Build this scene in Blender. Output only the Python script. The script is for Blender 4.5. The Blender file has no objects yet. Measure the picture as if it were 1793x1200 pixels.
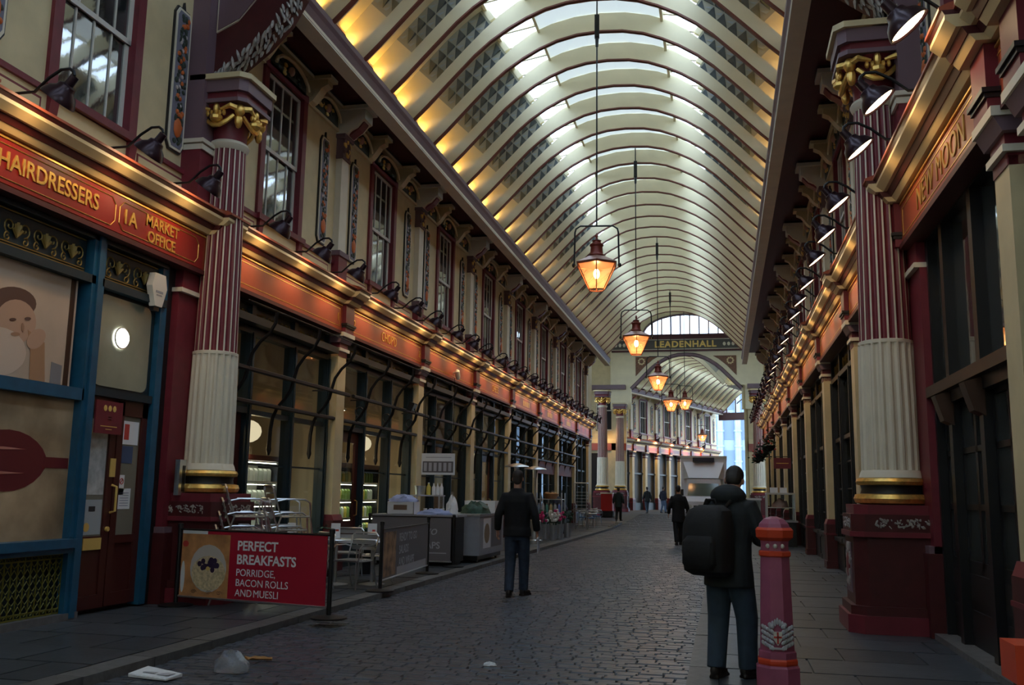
import bpy, bmesh, math, random
from mathutils import Vector, Matrix
random.seed(7)
scene = bpy.context.scene
COL = scene.collection
PI = math.pi
# ------------------------------------------------------------------ camera
Rm = Matrix(((0.9755,0.0199,0.2191),(0.2163,-0.1574,-0.9636),(0.0153,0.9873,-0.1579)))
def _orth(m):
    y = Vector(((1267-896.5), (600-869.5), -1650.)).normalized()
    z = Vector((164., 10300., -1650.)); z = (z - y*z.dot(y)).normalized()
    x = y.cross(z)
    return Matrix((x, y, z))
Rm = _orth(Rm)
cd = bpy.data.cameras.new('camera'); cd.sensor_width = 36; cd.sensor_fit = 'HORIZONTAL'
cd.lens = 1650/1793*36; cd.clip_end = 400
cam = bpy.data.objects.new('camera', cd); COL.objects.link(cam)
cam.matrix_world = Matrix.Translation((0, 0, 1.6)) @ Rm.to_4x4()
scene.camera = cam
# ------------------------------------------------------------------ world (dull overcast sky) and exposure
w = bpy.data.worlds.new('overcast_sky'); scene.world = w; w.use_nodes = True
bg = w.node_tree.nodes['Background']; bg.inputs[0].default_value = (0.62, 0.79, 1.0, 1); bg.inputs[1].default_value = 3.7
scene.view_settings.view_transform = 'Standard'; scene.view_settings.look = 'None'
scene.view_settings.exposure = 0.5; scene.view_settings.gamma = 1
scene.view_settings.use_curve_mapping = False
# ------------------------------------------------------------------ materials
MATS = {}
def mat(name, col, rough=.6, metal=0., var=0., vscale=6., bump=0., bscale=30., spec=.5, emit=None, estr=0., vstretch=None, col2=None):
    m = bpy.data.materials.new(name); m.use_nodes = True; MATS[name] = m
    nt = m.node_tree; b = nt.nodes['Principled BSDF']
    c = (*col, 1) if len(col) == 3 else col
    b.inputs['Base Color'].default_value = c
    b.inputs['Roughness'].default_value = rough; b.inputs['Metallic'].default_value = metal
    b.inputs['Specular IOR Level'].default_value = spec
    if emit: b.inputs['Emission Color'].default_value = (*emit, 1); b.inputs['Emission Strength'].default_value = estr
    if var or bump:
        tc = nt.nodes.new('ShaderNodeTexCoord'); mp = nt.nodes.new('ShaderNodeMapping')
        nt.links.new(tc.outputs['Object'], mp.inputs[0])
        if vstretch: mp.inputs['Scale'].default_value = vstretch
    if var:
        n = nt.nodes.new('ShaderNodeTexNoise'); n.inputs['Scale'].default_value = vscale; n.inputs['Detail'].default_value = 5
        nt.links.new(mp.outputs[0], n.inputs['Vector'])
        r = nt.nodes.new('ShaderNodeValToRGB')
        lo = tuple(max(0, x*(1-var)) for x in col[:3]); hi = tuple(min(1, x*(1+var)) for x in (col2 or col)[:3])
        r.color_ramp.elements[0].position = .3; r.color_ramp.elements[1].position = .7
        r.color_ramp.elements[0].color = (*lo, 1); r.color_ramp.elements[1].color = (*hi, 1)
        nt.links.new(n.outputs['Fac'], r.inputs[0]); nt.links.new(r.outputs[0], b.inputs['Base Color'])
    if bump:
        n2 = nt.nodes.new('ShaderNodeTexNoise'); n2.inputs['Scale'].default_value = bscale; n2.inputs['Detail'].default_value = 4
        nt.links.new(mp.outputs[0], n2.inputs['Vector'])
        bp = nt.nodes.new('ShaderNodeBump'); bp.inputs['Strength'].default_value = bump; bp.inputs['Distance'].default_value = .02
        nt.links.new(n2.outputs['Fac'], bp.inputs['Height']); nt.links.new(bp.outputs[0], b.inputs['Normal'])
    return m
def objrand(m, amount=.35):
    # per-object brightness variation (each stone its own tone)
    nt = m.node_tree; b = nt.nodes['Principled BSDF']
    oi = nt.nodes.new('ShaderNodeObjectInfo'); mr = nt.nodes.new('ShaderNodeMapRange')
    mr.inputs[3].default_value = 1-amount; mr.inputs[4].default_value = 1+amount
    nt.links.new(oi.outputs['Random'], mr.inputs[0])
    mx = nt.nodes.new('ShaderNodeVectorMath'); mx.operation = 'SCALE'
    src = b.inputs['Base Color']
    if src.is_linked:
        l = src.links[0].from_socket; nt.links.new(l, mx.inputs[0])
    else: mx.inputs[0].default_value = src.default_value[:3]
    nt.links.new(mr.outputs[0], mx.inputs['Scale']); nt.links.new(mx.outputs[0], src)
def emis(name, col, s):
    m = bpy.data.materials.new(name); m.use_nodes = True; nt = m.node_tree; MATS[name] = m
    nt.nodes.clear(); o = nt.nodes.new('ShaderNodeOutputMaterial'); e = nt.nodes.new('ShaderNodeEmission')
    e.inputs[0].default_value = (*col, 1); e.inputs[1].default_value = s; nt.links.new(e.outputs[0], o.inputs[0]); return m
def glassmat(name, tint=(.9, .95, .95), refl=.12, rough=.03):
    m = bpy.data.materials.new(name); m.use_nodes = True; nt = m.node_tree; MATS[name] = m
    nt.nodes.clear(); o = nt.nodes.new('ShaderNodeOutputMaterial'); mx = nt.nodes.new('ShaderNodeMixShader')
    t = nt.nodes.new('ShaderNodeBsdfTransparent'); t.inputs[0].default_value = (*tint, 1)
    g = nt.nodes.new('ShaderNodeBsdfGlossy'); g.inputs['Roughness'].default_value = rough
    lw = nt.nodes.new('ShaderNodeLayerWeight'); lw.inputs[0].default_value = .5
    pw = nt.nodes.new('ShaderNodeMath'); pw.operation = 'POWER'; pw.inputs[1].default_value = 4; nt.links.new(lw.outputs['Facing'], pw.inputs[0])
    ma = nt.nodes.new('ShaderNodeMath'); ma.operation = 'MULTIPLY_ADD'; ma.inputs[1].default_value = refl*4; ma.inputs[2].default_value = .03; nt.links.new(pw.outputs[0], ma.inputs[0]); nt.links.new(ma.outputs[0], mx.inputs[0]); nt.links.new(t.outputs[0], mx.inputs[1]); nt.links.new(g.outputs[0], mx.inputs[2])
    nt.links.new(mx.outputs[0], o.inputs[0]); return m
cream   = mat('cream_paint', (.60, .50, .29), .55, var=.08, vscale=3)
creamL  = mat('pale_cream_paint', (.68, .63, .50), .55, var=.06, vscale=3)
roofcr  = mat('roof_cream_paint', (.78, .71, .49), .6, var=.05, vscale=2)
maroon  = mat('maroon_paint', (.16, .018, .03), .45, var=.12)
dkred   = mat('dark_red_paint', (.065, .008, .010), .5, var=.15)
mauve   = mat('mauve_grey_paint', (.16, .10, .12), .5)
signred = mat('sign_red_paint', (.30, .055, .022), .4, var=.1, vscale=2)
gold    = mat('gold_leaf', (.80, .52, .14), .35, .75, var=.2, vscale=20)
goldp   = mat('gold_paint', (.78, .55, .16), .45, .3)
teal    = mat('dark_teal_paint', (.008, .024, .034), .45)
blue    = mat('blue_teal_paint', (.012, .085, .16), .4, var=.15)
blackp  = mat('black_paint', (.008, .009, .011), .4)
iron    = mat('black_iron', (.012, .013, .015), .45, .3)
white   = mat('white_paint', (.62, .61, .55), .5)
offwh   = mat('off_white_paper', (.72, .74, .76), .7)
darkv   = mat('dark_void', (.01, .01, .012), .8)
ridge   = mat('brown_rib_edge', (.17, .045, .03), .5)
slatm   = mat('grey_blue_louvre', (.30, .36, .38), .45, var=.15, vscale=4)
copper  = mat('copper', (.42, .13, .055), .4, .6, var=.2, vscale=12)
bronze  = mat('dark_bronze_lamp', (.03, .012, .02), .28, .4)
steel   = mat('brushed_aluminium', (.70, .72, .74), .28, .95)
greym   = mat('grey_laminate', (.30, .31, .34), .5, var=.06)
skin    = mat('skin', (.48, .26, .18), .55)
hairm   = mat('dark_hair', (.012, .009, .008), .6)
glass   = glassmat('shop_glass')
skyglass= glassmat('rooflight_glass', (.95, .97, 1.0), .05)
upglass = mat('upper_window_glass', (.03, .035, .035), .04, spec=1.0, bump=.06, bscale=2.2); upglass.node_tree.nodes['Principled BSDF'].inputs['IOR'].default_value = 2.1
def translucent(name, col, tr):
    m = bpy.data.materials.new(name); m.use_nodes = True; nt = m.node_tree; MATS[name] = m
    nt.nodes.clear(); o = nt.nodes.new('ShaderNodeOutputMaterial'); a = nt.nodes.new('ShaderNodeAddShader')
    d = nt.nodes.new('ShaderNodeBsdfDiffuse'); d.inputs[0].default_value = (*col, 1)
    t = nt.nodes.new('ShaderNodeBsdfTranslucent'); t.inputs[0].default_value = (*tr, 1)
    nt.links.new(d.outputs[0], a.inputs[0]); nt.links.new(t.outputs[0], a.inputs[1]); nt.links.new(a.outputs[0], o.inputs[0]); return m
topmat  = translucent('translucent_roof_board', (.70, .68, .58), (.17, .165, .145))  # translucency added so sky light makes the ceiling boards bright
# ------------------------------------------------------------------ mesh helpers
class MB:
    def __init__(s): s.v = []; s.f = []; s.m = []
    def add(s, vs, fs, m=0):
        o = len(s.v); s.v += [tuple(q) for q in vs]
        for q in fs: s.f.append([i+o for i in q]); s.m.append(m)
        return s
    def box(s, x0, y0, z0, x1, y1, z1, m=0):
        vs = [(x0,y0,z0),(x1,y0,z0),(x1,y1,z0),(x0,y1,z0),(x0,y0,z1),(x1,y0,z1),(x1,y1,z1),(x0,y1,z1)]
        return s.add(vs, [(3,2,1,0),(4,5,6,7),(0,1,5,4),(1,2,6,5),(2,3,7,6),(3,0,4,7)], m)
    def cbox(s, c, d, m=0, R=None):
        hx, hy, hz = d[0]/2, d[1]/2, d[2]/2
        vs = [Vector(q) for q in ((-hx,-hy,-hz),(hx,-hy,-hz),(hx,hy,-hz),(-hx,hy,-hz),(-hx,-hy,hz),(hx,-hy,hz),(hx,hy,hz),(-hx,hy,hz))]
        if R is not None: vs = [R @ q for q in vs]
        c = Vector(c); vs = [q+c for q in vs]
        return s.add(vs, [(3,2,1,0),(4,5,6,7),(0,1,5,4),(1,2,6,5),(2,3,7,6),(3,0,4,7)], m)
    def prism(s, poly, axis, a0, a1, m=0):
        # poly: 2D points in the two other axes order (x,z) for y, (y,z) for x, (x,y) for z
        def P(p, a):
            return {'y': (p[0], a, p[1]), 'x': (a, p[0], p[1]), 'z': (p[0], p[1], a)}[axis]
        n = len(poly); vs = [P(p, a0) for p in poly] + [P(p, a1) for p in poly]
        fs = [list(range(n))[::-1], list(range(n, 2*n))] + [(i, (i+1) % n, n+(i+1) % n, n+i) for i in range(n)]
        return s.add(vs, fs, m)
    def strip(s, line, axis, a0, a1, m=0):
        def P(p, a):
            return {'y': (p[0], a, p[1]), 'x': (a, p[0], p[1]), 'z': (p[0], p[1], a)}[axis]
        n = len(line); vs = [P(p, a0) for p in line] + [P(p, a1) for p in line]
        return s.add(vs, [(i, i+1, n+i+1, n+i) for i in range(n-1)], m)
    def tube(s, pts, r, n=6, m=0, caps=True, flat=1.):
        pts = [Vector(p) for p in pts]; rs = r if isinstance(r, (list, tuple)) else [r]*len(pts)
        up = None; vs = []
        for i, p in enumerate(pts):
            t = (pts[min(i+1, len(pts)-1)] - pts[max(i-1, 0)]).normalized()
            if up is None:
                a = Vector((0,0,1)) if abs(t.z) < .9 else Vector((1,0,0))
                up = (a - t*a.dot(t)).normalized()
            else: up = (up - t*up.dot(t)).normalized()
            sd = t.cross(up)
            for k in range(n):
                an = 2*PI*k/n; vs.append(p + (up*math.cos(an) + sd*math.sin(an)*flat)*rs[i])
        fs = [(i*n+k, i*n+(k+1) % n, (i+1)*n+(k+1) % n, (i+1)*n+k) for i in range(len(pts)-1) for k in range(n)]
        if caps: fs += [list(range(n))[::-1], list(range((len(pts)-1)*n, len(pts)*n))]
        return s.add(vs, fs, m)
    def lathe(s, prof, n=16, c=(0,0,0), m=0, R=None, a0=0, caps=True):
        c = Vector(c); vs = []
        for (r, z) in prof:
            for k in range(n):
                an = 2*PI*k/n + a0; q = Vector((r*math.cos(an), r*math.sin(an), z))
                if R is not None: q = R @ q
                vs.append(q + c)
        fs = [(i*n+k, i*n+(k+1) % n, (i+1)*n+(k+1) % n, (i+1)*n+k) for i in range(len(prof)-1) for k in range(n)]
        if caps: fs += [list(range(n))[::-1], list(range((len(prof)-1)*n, len(prof)*n))]
        return s.add(vs, fs, m)
    def ell(s, c, r, m=0, n=8, k=5, R=None):
        prof = []; c = Vector(c)
        if not isinstance(r, (tuple, list)): r = (r, r, r)
        vs = []
        for i in range(k+1):
            th = PI*i/k; rr = max(math.sin(th), .02); z = -math.cos(th)
            for j in range(n):
                an = 2*PI*j/n; q = Vector((rr*math.cos(an)*r[0], rr*math.sin(an)*r[1], z*r[2]))
                if R is not None: q = R @ q
                vs.append(q + c)
        fs = [(i*n+j, i*n+(j+1) % n, (i+1)*n+(j+1) % n, (i+1)*n+j) for i in range(k) for j in range(n)]
        fs += [list(range(n))[::-1], list(range(k*n, (k+1)*n))]
        return s.add(vs, fs, m)
    def loft(s, rings, m=0, caps=True):
        n = len(rings[0]); vs = [q for r in rings for q in r]
        fs = [(i*n+j, i*n+(j+1) % n, (i+1)*n+(j+1) % n, (i+1)*n+j) for i in range(len(rings)-1) for j in range(n)]
        if caps: fs += [list(range(n))[::-1], list(range((len(rings)-1)*n, len(rings)*n))]
        return s.add(vs, fs, m)
    def mesh(s, name, mats, smooth=False):
        me = bpy.data.meshes.new(name); me.from_pydata(s.v, [], s.f)
        for m in (mats if isinstance(mats, (list, tuple)) else [mats]): me.materials.append(m)
        me.polygons.foreach_set('material_index', s.m)
        if smooth:
            me.polygons.foreach_set('use_smooth', [True]*len(me.polygons)); me.set_sharp_from_angle(angle=math.radians(42))
        me.update(); return me
def ob(name, me, parent=None, loc=(0,0,0), rz=0, rot=None, sc=None):
    o = bpy.data.objects.new(name, me); COL.objects.link(o)
    o.location = loc; o.rotation_euler = rot or (0, 0, rz)
    if sc: o.scale = (sc, sc, sc) if not isinstance(sc, (tuple, list)) else sc
    if parent: o.parent = parent
    return o
def part(name, mb, mats, parent=None, loc=(0,0,0), rz=0, smooth=False, rot=None):
    return ob(name, mb.mesh(name, mats, smooth), parent, loc, rz, rot)
def tag(o, label, cat, group=None):
    o['label'] = label; o['category'] = cat
    if group: o['group'] = group
    return o
def struct(o, label=None):
    o['kind'] = 'structure'
    if label: o['label'] = label
    return o
def thing(name, label, cat, loc=(0,0,0), rz=0, group=None):
    return tag(ob(name, None, None, loc, rz), label, cat, group)
def dup(root, loc, rz=None, label=None, group=None, rot=None):
    r = root.copy(); COL.objects.link(r); r.location = loc
    if rz is not None: r.rotation_euler = (0, 0, rz)
    if rot: r.rotation_euler = rot
    if label: r['label'] = label
    if group: r['group'] = group
    for ch in root.children:
        c = ch.copy(); COL.objects.link(c); c.parent = r
        for g in ch.children:
            d = g.copy(); COL.objects.link(d); d.parent = c
    return r
def text(name, body, size, mt, parent, loc, rot, ext=.004, align='CENTER', bold=0., sx=1., shear=0., spacing=1.):
    cu = bpy.data.curves.new(name, 'FONT'); cu.body = body; cu.size = size; cu.extrude = ext; cu.align_x = align; cu.align_y = 'CENTER'
    cu.offset = bold; cu.shear = shear; cu.space_character = spacing; cu.resolution_u = 3
    t = bpy.data.objects.new(name, cu); COL.objects.link(t)
    dg = bpy.context.evaluated_depsgraph_get(); me = bpy.data.meshes.new_from_object(t.evaluated_get(dg))
    bpy.data.objects.remove(t); me.materials.clear(); me.materials.append(mt)
    o = ob(name, me, parent, loc, 0, rot, (sx, 1, 1)); return o
def plight(name, loc, power, col, r=.05, parent=None):
    l = bpy.data.lights.new(name, 'POINT'); l.energy = power; l.color = col; l.shadow_soft_size = r
    o = bpy.data.objects.new(name, l); COL.objects.link(o); o.location = loc
    if parent: o.parent = parent
    return o
XL, XR, XC = -7.55, 2.50, -2.45          # wall planes and nave axis
BAY, Y0 = 5.06, 12.2                     # facade bay
def g(y): return .028*min(max(y-44, 0), 16)   # the street rises gently before the crossing
# ================================================================== GROUND
sett_m = mat('granite_sett', (.066, .076, .094), .32, var=.25, vscale=9, bump=.25, bscale=25); objrand(sett_m, .3)
settS_m = mat('granite_sett_field', (.066, .076, .094), .32, var=.35, vscale=7, bump=.25, bscale=25)
slab_m = mat('york_stone_slab', (.044, .054, .066), .38, var=.3, vscale=4, bump=.15, bscale=18); objrand(slab_m, .25)
kerb_m = mat('granite_kerb', (.10, .10, .10), .5, var=.25, vscale=8, bump=.2); objrand(kerb_m, .2)
mortar = mat('dark_joint', (.045, .050, .058), .6, var=.3)
floor = MB()
ys = [-16, 44, 60, 120]
for a, b in zip(ys, ys[1:]):
    floor.add([(-30, a, g(a)-.02), (30, a, g(a)-.02), (30, b, g(b)-.02), (-30, b, g(b)-.02)], [(0, 1, 2, 3)])
floor = struct(part('floor', floor, mortar), 'cobbled street with stone pavements under the arcade')
KL, KR, PV = -5.2, -.2, .08
def settbox(mb, x, y, sx, sy, z):
    b = .010; x0, x1, y0, y1 = x, x+sx, y, y+sy
    vs = [(x0, y0, z-.018), (x1, y0, z-.018), (x1, y1, z-.018), (x0, y1, z-.018), (x0+b, y0+b, z), (x1-b, y0+b, z), (x1-b, y1-b, z), (x0+b, y1-b, z)]
    mb.add(vs, [(4, 5, 6, 7), (0, 1, 5, 4), (1, 2, 6, 5), (2, 3, 7, 6), (3, 0, 4, 7)])
settmeshes = []
for i in range(6):
    m_ = MB(); settbox(m_, -.1-.01*(i % 3), -.05, .2+.02*(i % 3), .1, 0); settmeshes.append(m_.mesh('sett', sett_m))
rest = MB(); yy = 6.2; row = 0; nset = 0
while yy < 62:
    d = .105 if yy < 30 else (.21 if yy < 44 else .42)
    L = .215 if yy < 30 else (.43 if yy < 44 else .8)
    x = KL+.14 - (row % 2)*L/2; row += 1
    while x < KR-.1:
        l = L*random.uniform(.82, 1.12); xa, xb = max(x, KL+.12), min(x+l, KR-.1)
        if xb-xa > .06:
            z = g(yy) + random.uniform(-.006, .006)
            if yy < 8.35 and -4.9 < xa < -.3 and nset < 300 and yy > 7.3-.12*xa*0:
                o = ob('sett', settmeshes[random.randrange(6)], floor, ((xa+xb)/2, yy+.05, z)); nset += 1
            else: settbox(rest, xa, yy+.003, xb-xa-.005, d-.004, z)
        x += l
    yy += d
o = part('sett_field', rest, settS_m, floor); o['kind'] = 'stuff'
kb = MB(); settbox(kb, -.13, -.49, .26, .98, 0)
kbm = MB(); vs = []
kbm.box(-.13, -.49, -.12, .13, .49, 0); kmesh = kbm.mesh('kerb_stone', kerb_m)
for k in range(44):
    y = 5.5+k
    for X in (KL, KR): ob('kerb_stone', kmesh, floor, (X, y, PV+g(y)+random.uniform(-.004, .004)))
slabs = {}
def slab(sx, sy):
    k = (round(sx, 2), round(sy, 2))
    if k not in slabs:
        m_ = MB(); b = .008; hx, hy = sx/2-.004, sy/2-.004
        m_.add([(-hx,-hy,-.06),(hx,-hy,-.06),(hx,hy,-.06),(-hx,hy,-.06),(-hx+b,-hy+b,0),(hx-b,-hy+b,0),(hx-b,hy-b,0),(-hx+b,hy-b,0)], [(4,5,6,7),(0,1,5,4),(1,2,6,5),(2,3,7,6),(3,0,4,7)])
        slabs[k] = m_.mesh('paving_slab', slab_m)
    return slabs[k]
for (xa, xb) in ((XL-.1, KL-.14), (KR+.14, XR+.3)):
    y = 3.0; r_ = 0
    while y < 48:
        sy = .75 if y < 26 else 1.5
        n = 3; x = xa; cuts = [0, .28+.12*(r_ % 2), .66+.08*(r_ % 3), 1]
        for i in range(3):
            sx = (xb-xa)*(cuts[i+1]-cuts[i])
            ob('paving_slab', slab(sx, sy), floor, (xa+(xb-xa)*(cuts[i]+cuts[i+1])/2, y+sy/2, PV+g(y)+random.uniform(-.003, .003)))
        y += sy; r_ += 1
pv = MB()
for (xa, xb) in ((XL-3.5, KL-.14), (KR+.14, XR+3.5)):
    pv.add([(xa, -16, PV-.015), (xb, -16, PV-.015), (xb, 44, PV-.015), (xa, 44, PV-.015)], [(0, 1, 2, 3)])
    pv.add([(xa, 44, PV-.015), (xb, 44, PV-.015), (xb, 50, PV+g(50)-.015), (xa, 50, PV+g(50)-.015)], [(0, 1, 2, 3)])
part('pavement_bed', pv, slab_m, floor)
slatback = mat('dark_louvre_back', (.05, .06, .065), .6)
# ================================================================== ROOF (ribbed barrel vault)
PROF = [(0, 11.6), (.5, 11.57), (.95, 11.47), (1.35, 11.31), (1.71, 11.12), (2.1, 10.86), (2.43, 10.58), (2.9, 10.1), (3.42, 9.56), (3.82, 9.17)]
def pz(x):
    x = abs(x)
    for (a, za), (b, zb) in zip(PROF, PROF[1:]):
        if x <= b: return za+(zb-za)*(x-a)/(b-a)
    return PROF[-1][1]
def off(x, d):
    e = .02; x_ = abs(x); dz = (pz(x_+e)-pz(max(x_-e, 0)))/(x_+e-max(x_-e, 0))
    L = math.hypot(1, dz); s = 1 if x >= 0 else -1
    return (s*(x_ - dz/L*d), pz(x_)+d/L)
RS = 1.405; RY = [11.0+RS*0+1.25+RS*i for i in range(29)]
full = [(-x, z) for x, z in PROF[::-1]] + PROF[1:]
RD = .40
def arc(d, xs): return [off(x, d) for x in xs]
xs = [-p[0] for p in PROF[::-1]] + [p[0] for p in PROF[1:]]
inner = [(x, pz(x)) for x in xs]
def rd(x): return .24+.16*max(0, min(1, (2.3-abs(x))/.9))
outer = [off(x, rd(x)) for x in xs]
n_ = len(xs)
def band(mb, A, B, y0, y1, m_=0, back=True):
    # curved box girder between two profiles A (inside) and B (outside), from y0 (front) to y1
    n = len(A); vs = [(x, y0, z) for x, z in A]+[(x, y0, z) for x, z in B]+[(x, y1, z) for x, z in A]+[(x, y1, z) for x, z in B]; fs = []
    for i in range(n-1):
        fs += [(i, i+1, n+i+1, n+i), (n+i, n+i+1, 3*n+i+1, 3*n+i), (2*n+i, 2*n+i+1, i+1, i)]
        if back: fs.append((2*n+i, 3*n+i, 3*n+i+1, 2*n+i+1))
    mb.add(vs, fs, m_)
ribm = MB(); band(ribm, inner, outer, -.13, .03); ribmesh = ribm.mesh('rib', roofcr)
edge = MB(); band(edge, arc(-.035, xs), inner, -.14, -.045); edgemesh = edge.mesh('rib_edge', ridge)
bladem = mat('shaded_louvre_face', (.12, .15, .17), .4, var=.2, vscale=5); bladel = mat('lit_louvre_face', (.36, .42, .46), .4)  # dark and pale faces paint shade and light onto the blades
def vault(parent, ys_, detail=True, maxblade=300, xc=None):
    xc = XC if xc is None else xc
    def sheet(x0, x1, d0, d1, m_, name, n=4):
        a = MB(); pts = [off(x0+(x1-x0)*i/n, d0+(d1-d0)*i/n) for i in range(n+1)]
        a.strip(pts, 'y', 0, RS); return a.mesh(name, m_)
    S = {}
    for s in (-1, 1):
        S['foot', s] = sheet(s*3.82, s*3.12, .74, .76, roofcr, 'foot_panel')
        S['back', s] = sheet(s*3.12, s*1.86, .76, .76, roofcr, 'side_board')
        S['pane', s] = sheet(s*1.86, s*1.22, .70, .42, skyglass, 'skylight_pane', 2)
        a = MB()
        for x, d in ((1.86, .74), (1.22, .42)):
            p, q = off(s*x, d-.08), off(s*x, d+.04); a.prism([(p[0]-.03, p[1]), (p[0]+.03, p[1]), (q[0]+.03, q[1]), (q[0]-.03, q[1])], 'y', 0, RS)
        p, q = off(s*1.86, .69), off(s*1.22, .41); L = math.hypot(p[0]-q[0], p[1]-q[1]); an = math.atan2(q[1]-p[1], q[0]-p[0])
        for u in (.35, 1.05): a.cbox(((p[0]+q[0])/2, u, (p[1]+q[1])/2), (L, .05, .06), 0, Matrix.Rotation(-an, 3, 'Y'))
        S['fr', s] = a.mesh('skylight_frame', roofcr)
        # web of each rib outside the girder: foot plate, lattice plate, end post
        a = MB(); xx = [s*(3.82-.7*i/4) for i in range(5)]; band(a, arc(.2, xx), arc(.76, xx), -.0, .025, 0); S['web1', s] = a.mesh('foot_plate', roofcr)
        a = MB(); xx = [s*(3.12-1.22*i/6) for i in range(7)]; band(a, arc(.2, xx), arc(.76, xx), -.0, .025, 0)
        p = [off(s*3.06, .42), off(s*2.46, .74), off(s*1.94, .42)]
        S['web2', s] = a.mesh('lattice_plate', shadedlat)
        a = MB(); xx = [s*1.90, s*1.80]; band(a, arc(.40, xx), arc(.76, xx), -.08, .03, 0); S['post', s] = a.mesh('end_post', roofcr)
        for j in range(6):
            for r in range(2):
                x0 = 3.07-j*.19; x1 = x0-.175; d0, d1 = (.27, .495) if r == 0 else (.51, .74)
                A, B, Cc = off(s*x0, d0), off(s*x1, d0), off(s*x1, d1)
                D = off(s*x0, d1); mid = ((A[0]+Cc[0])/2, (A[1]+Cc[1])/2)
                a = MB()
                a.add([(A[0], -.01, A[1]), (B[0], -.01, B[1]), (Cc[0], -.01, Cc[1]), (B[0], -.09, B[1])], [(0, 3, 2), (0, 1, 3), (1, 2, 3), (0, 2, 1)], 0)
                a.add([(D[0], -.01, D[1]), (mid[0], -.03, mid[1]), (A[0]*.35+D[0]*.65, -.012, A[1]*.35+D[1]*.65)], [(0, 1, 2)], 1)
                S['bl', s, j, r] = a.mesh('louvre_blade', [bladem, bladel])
    S['top'] = sheet(-1.22, 1.22, .42, .42, topmat, 'ceiling_board', 6)
    stuff = MB(); nb = 0
    for i, y in enumerate(ys_):
        r_ = ob('rib', ribmesh, parent, (xc, y, 0)); ob('rib_edge', edgemesh, r_)
        for s in (-1, 1):
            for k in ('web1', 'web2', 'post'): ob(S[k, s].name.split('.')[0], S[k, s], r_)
            if detail:
                for j in range(6):
                    for r in range(2):
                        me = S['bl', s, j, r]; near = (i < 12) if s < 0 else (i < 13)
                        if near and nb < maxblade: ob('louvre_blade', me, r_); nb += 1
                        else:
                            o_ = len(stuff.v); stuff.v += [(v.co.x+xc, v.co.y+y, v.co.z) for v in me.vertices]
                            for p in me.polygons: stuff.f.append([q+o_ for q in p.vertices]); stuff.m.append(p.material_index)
        if i == len(ys_)-1: break
        ob('ceiling_board', S['top'], parent, (xc, y, 0))
        for s in (-1, 1):
            for k in ('foot', 'back', 'pane', 'fr'): ob(S[k, s].name.split('.')[0], S[k, s], parent, (xc, y, 0))
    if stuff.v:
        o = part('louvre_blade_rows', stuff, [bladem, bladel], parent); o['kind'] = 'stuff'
shadedlat = mat('shaded_cream_lattice', (.40, .40, .33), .6)  # roof cream greyed down, its shade put into the colour
ceiling = struct(ob('ceiling', None), 'cream ribbed barrel vault with louvres and rooflights')
vault(ceiling, RY)
# unseen vault added behind the viewer, opaque on top to dim the near ground
back = MB(); yb0, yb1 = -14, RY[0]
for a, b, m_ in ((-3.82, -1.8, 0), (-1.2, 1.2, 0), (1.8, 3.82, 0)):
    back.strip([off(a+(b-a)*i/6, .4) for i in range(7)], 'y', yb0, yb1, m_)
part('unseen_vault', back, [roofcr, topmat], ceiling, (XC, 0, 0))
bp_ = MB()
for a, b in ((-1.8, -1.2), (1.2, 1.8)): bp_.strip([off(a, .4), off(b, .4)], 'y', yb0, yb1)
part('skylight_pane', bp_, skyglass, ceiling, (XC, 0, 0))
# opaque outer roof slopes above the louvres and the side aisles
cov = MB()
for s, X in ((-1, XL-4), (1, XR+4)):
    a = off(s*1.9, .85); b = off(s*3.8, .85)
    cov.strip([(a[0]+XC, a[1]), (b[0]+XC, b[1]), (X, b[1]-.05)], 'y', -14, 53)
part('outer_roof', cov, dkred, ceiling)
# gutters
gut = MB()
gp = [(1.10, 8.86), (1.36, 8.86), (1.36, 8.93), (1.30, 8.95), (1.36, 9.10), (1.40, 9.16), (1.40, 9.26), (1.10, 9.26)]
gut.prism(gp, 'y', 0, 1)
for s, X in ((1, XL), (-1, XR)):
    a = MB(); P_ = [(s*x, z) for x, z in gp]
    a.prism(P_, 'y', 11.9, 53.2, 0)
    a.box(min(s*1.365, s*1.372), 11.9, 8.87, max(s*1.365, s*1.372), 53.2, 8.925, 1)
    a.box(min(s*1.10, s*1.37), 11.9, 8.835, max(s*1.10, s*1.37), 53.2, 8.859, 1)
    part('gutter', a, [mauve, creamL], ceiling, (X, 0, 0))
# warm uplights in each roof bay, standing on the gutter
UPE = 20
upl = emis('uplight_glow', (1, .62, .16), 14)
for s, X, sd in ((1, XL+1.00, 'left'), (-1, XR-1.00, 'right')):
    for i, y in enumerate(RY[1:]):
        t = thing('uplight', 'small warm uplight behind the %s gutter at the foot of a roof rib' % sd, 'uplight', (X, y-.085, 9.46), 0, 'uplights along the %s gutter' % sd)
        a = MB(); a.box(-.08, -.03, 0, .08, .03, .05); part('housing', a, blackp, t)
        a = MB(); a.box(-.07, -.025, .051, .07, .025, .056); part('lens', a, upl, t)
        l = bpy.data.lights.new('uplight_lamp', 'SPOT'); l.energy = UPE; l.color = (1, .53, .09); l.spot_size = math.radians(100); l.spot_blend = .9; l.shadow_soft_size = .04
        o = bpy.data.objects.new('uplight_lamp', l); COL.objects.link(o); o.parent = t; o.location = (0, 0, .075)
        d = Vector((s*.35, .10, .93)); o.rotation_euler = d.to_track_quat('-Z', 'Y').to_euler()
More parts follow.
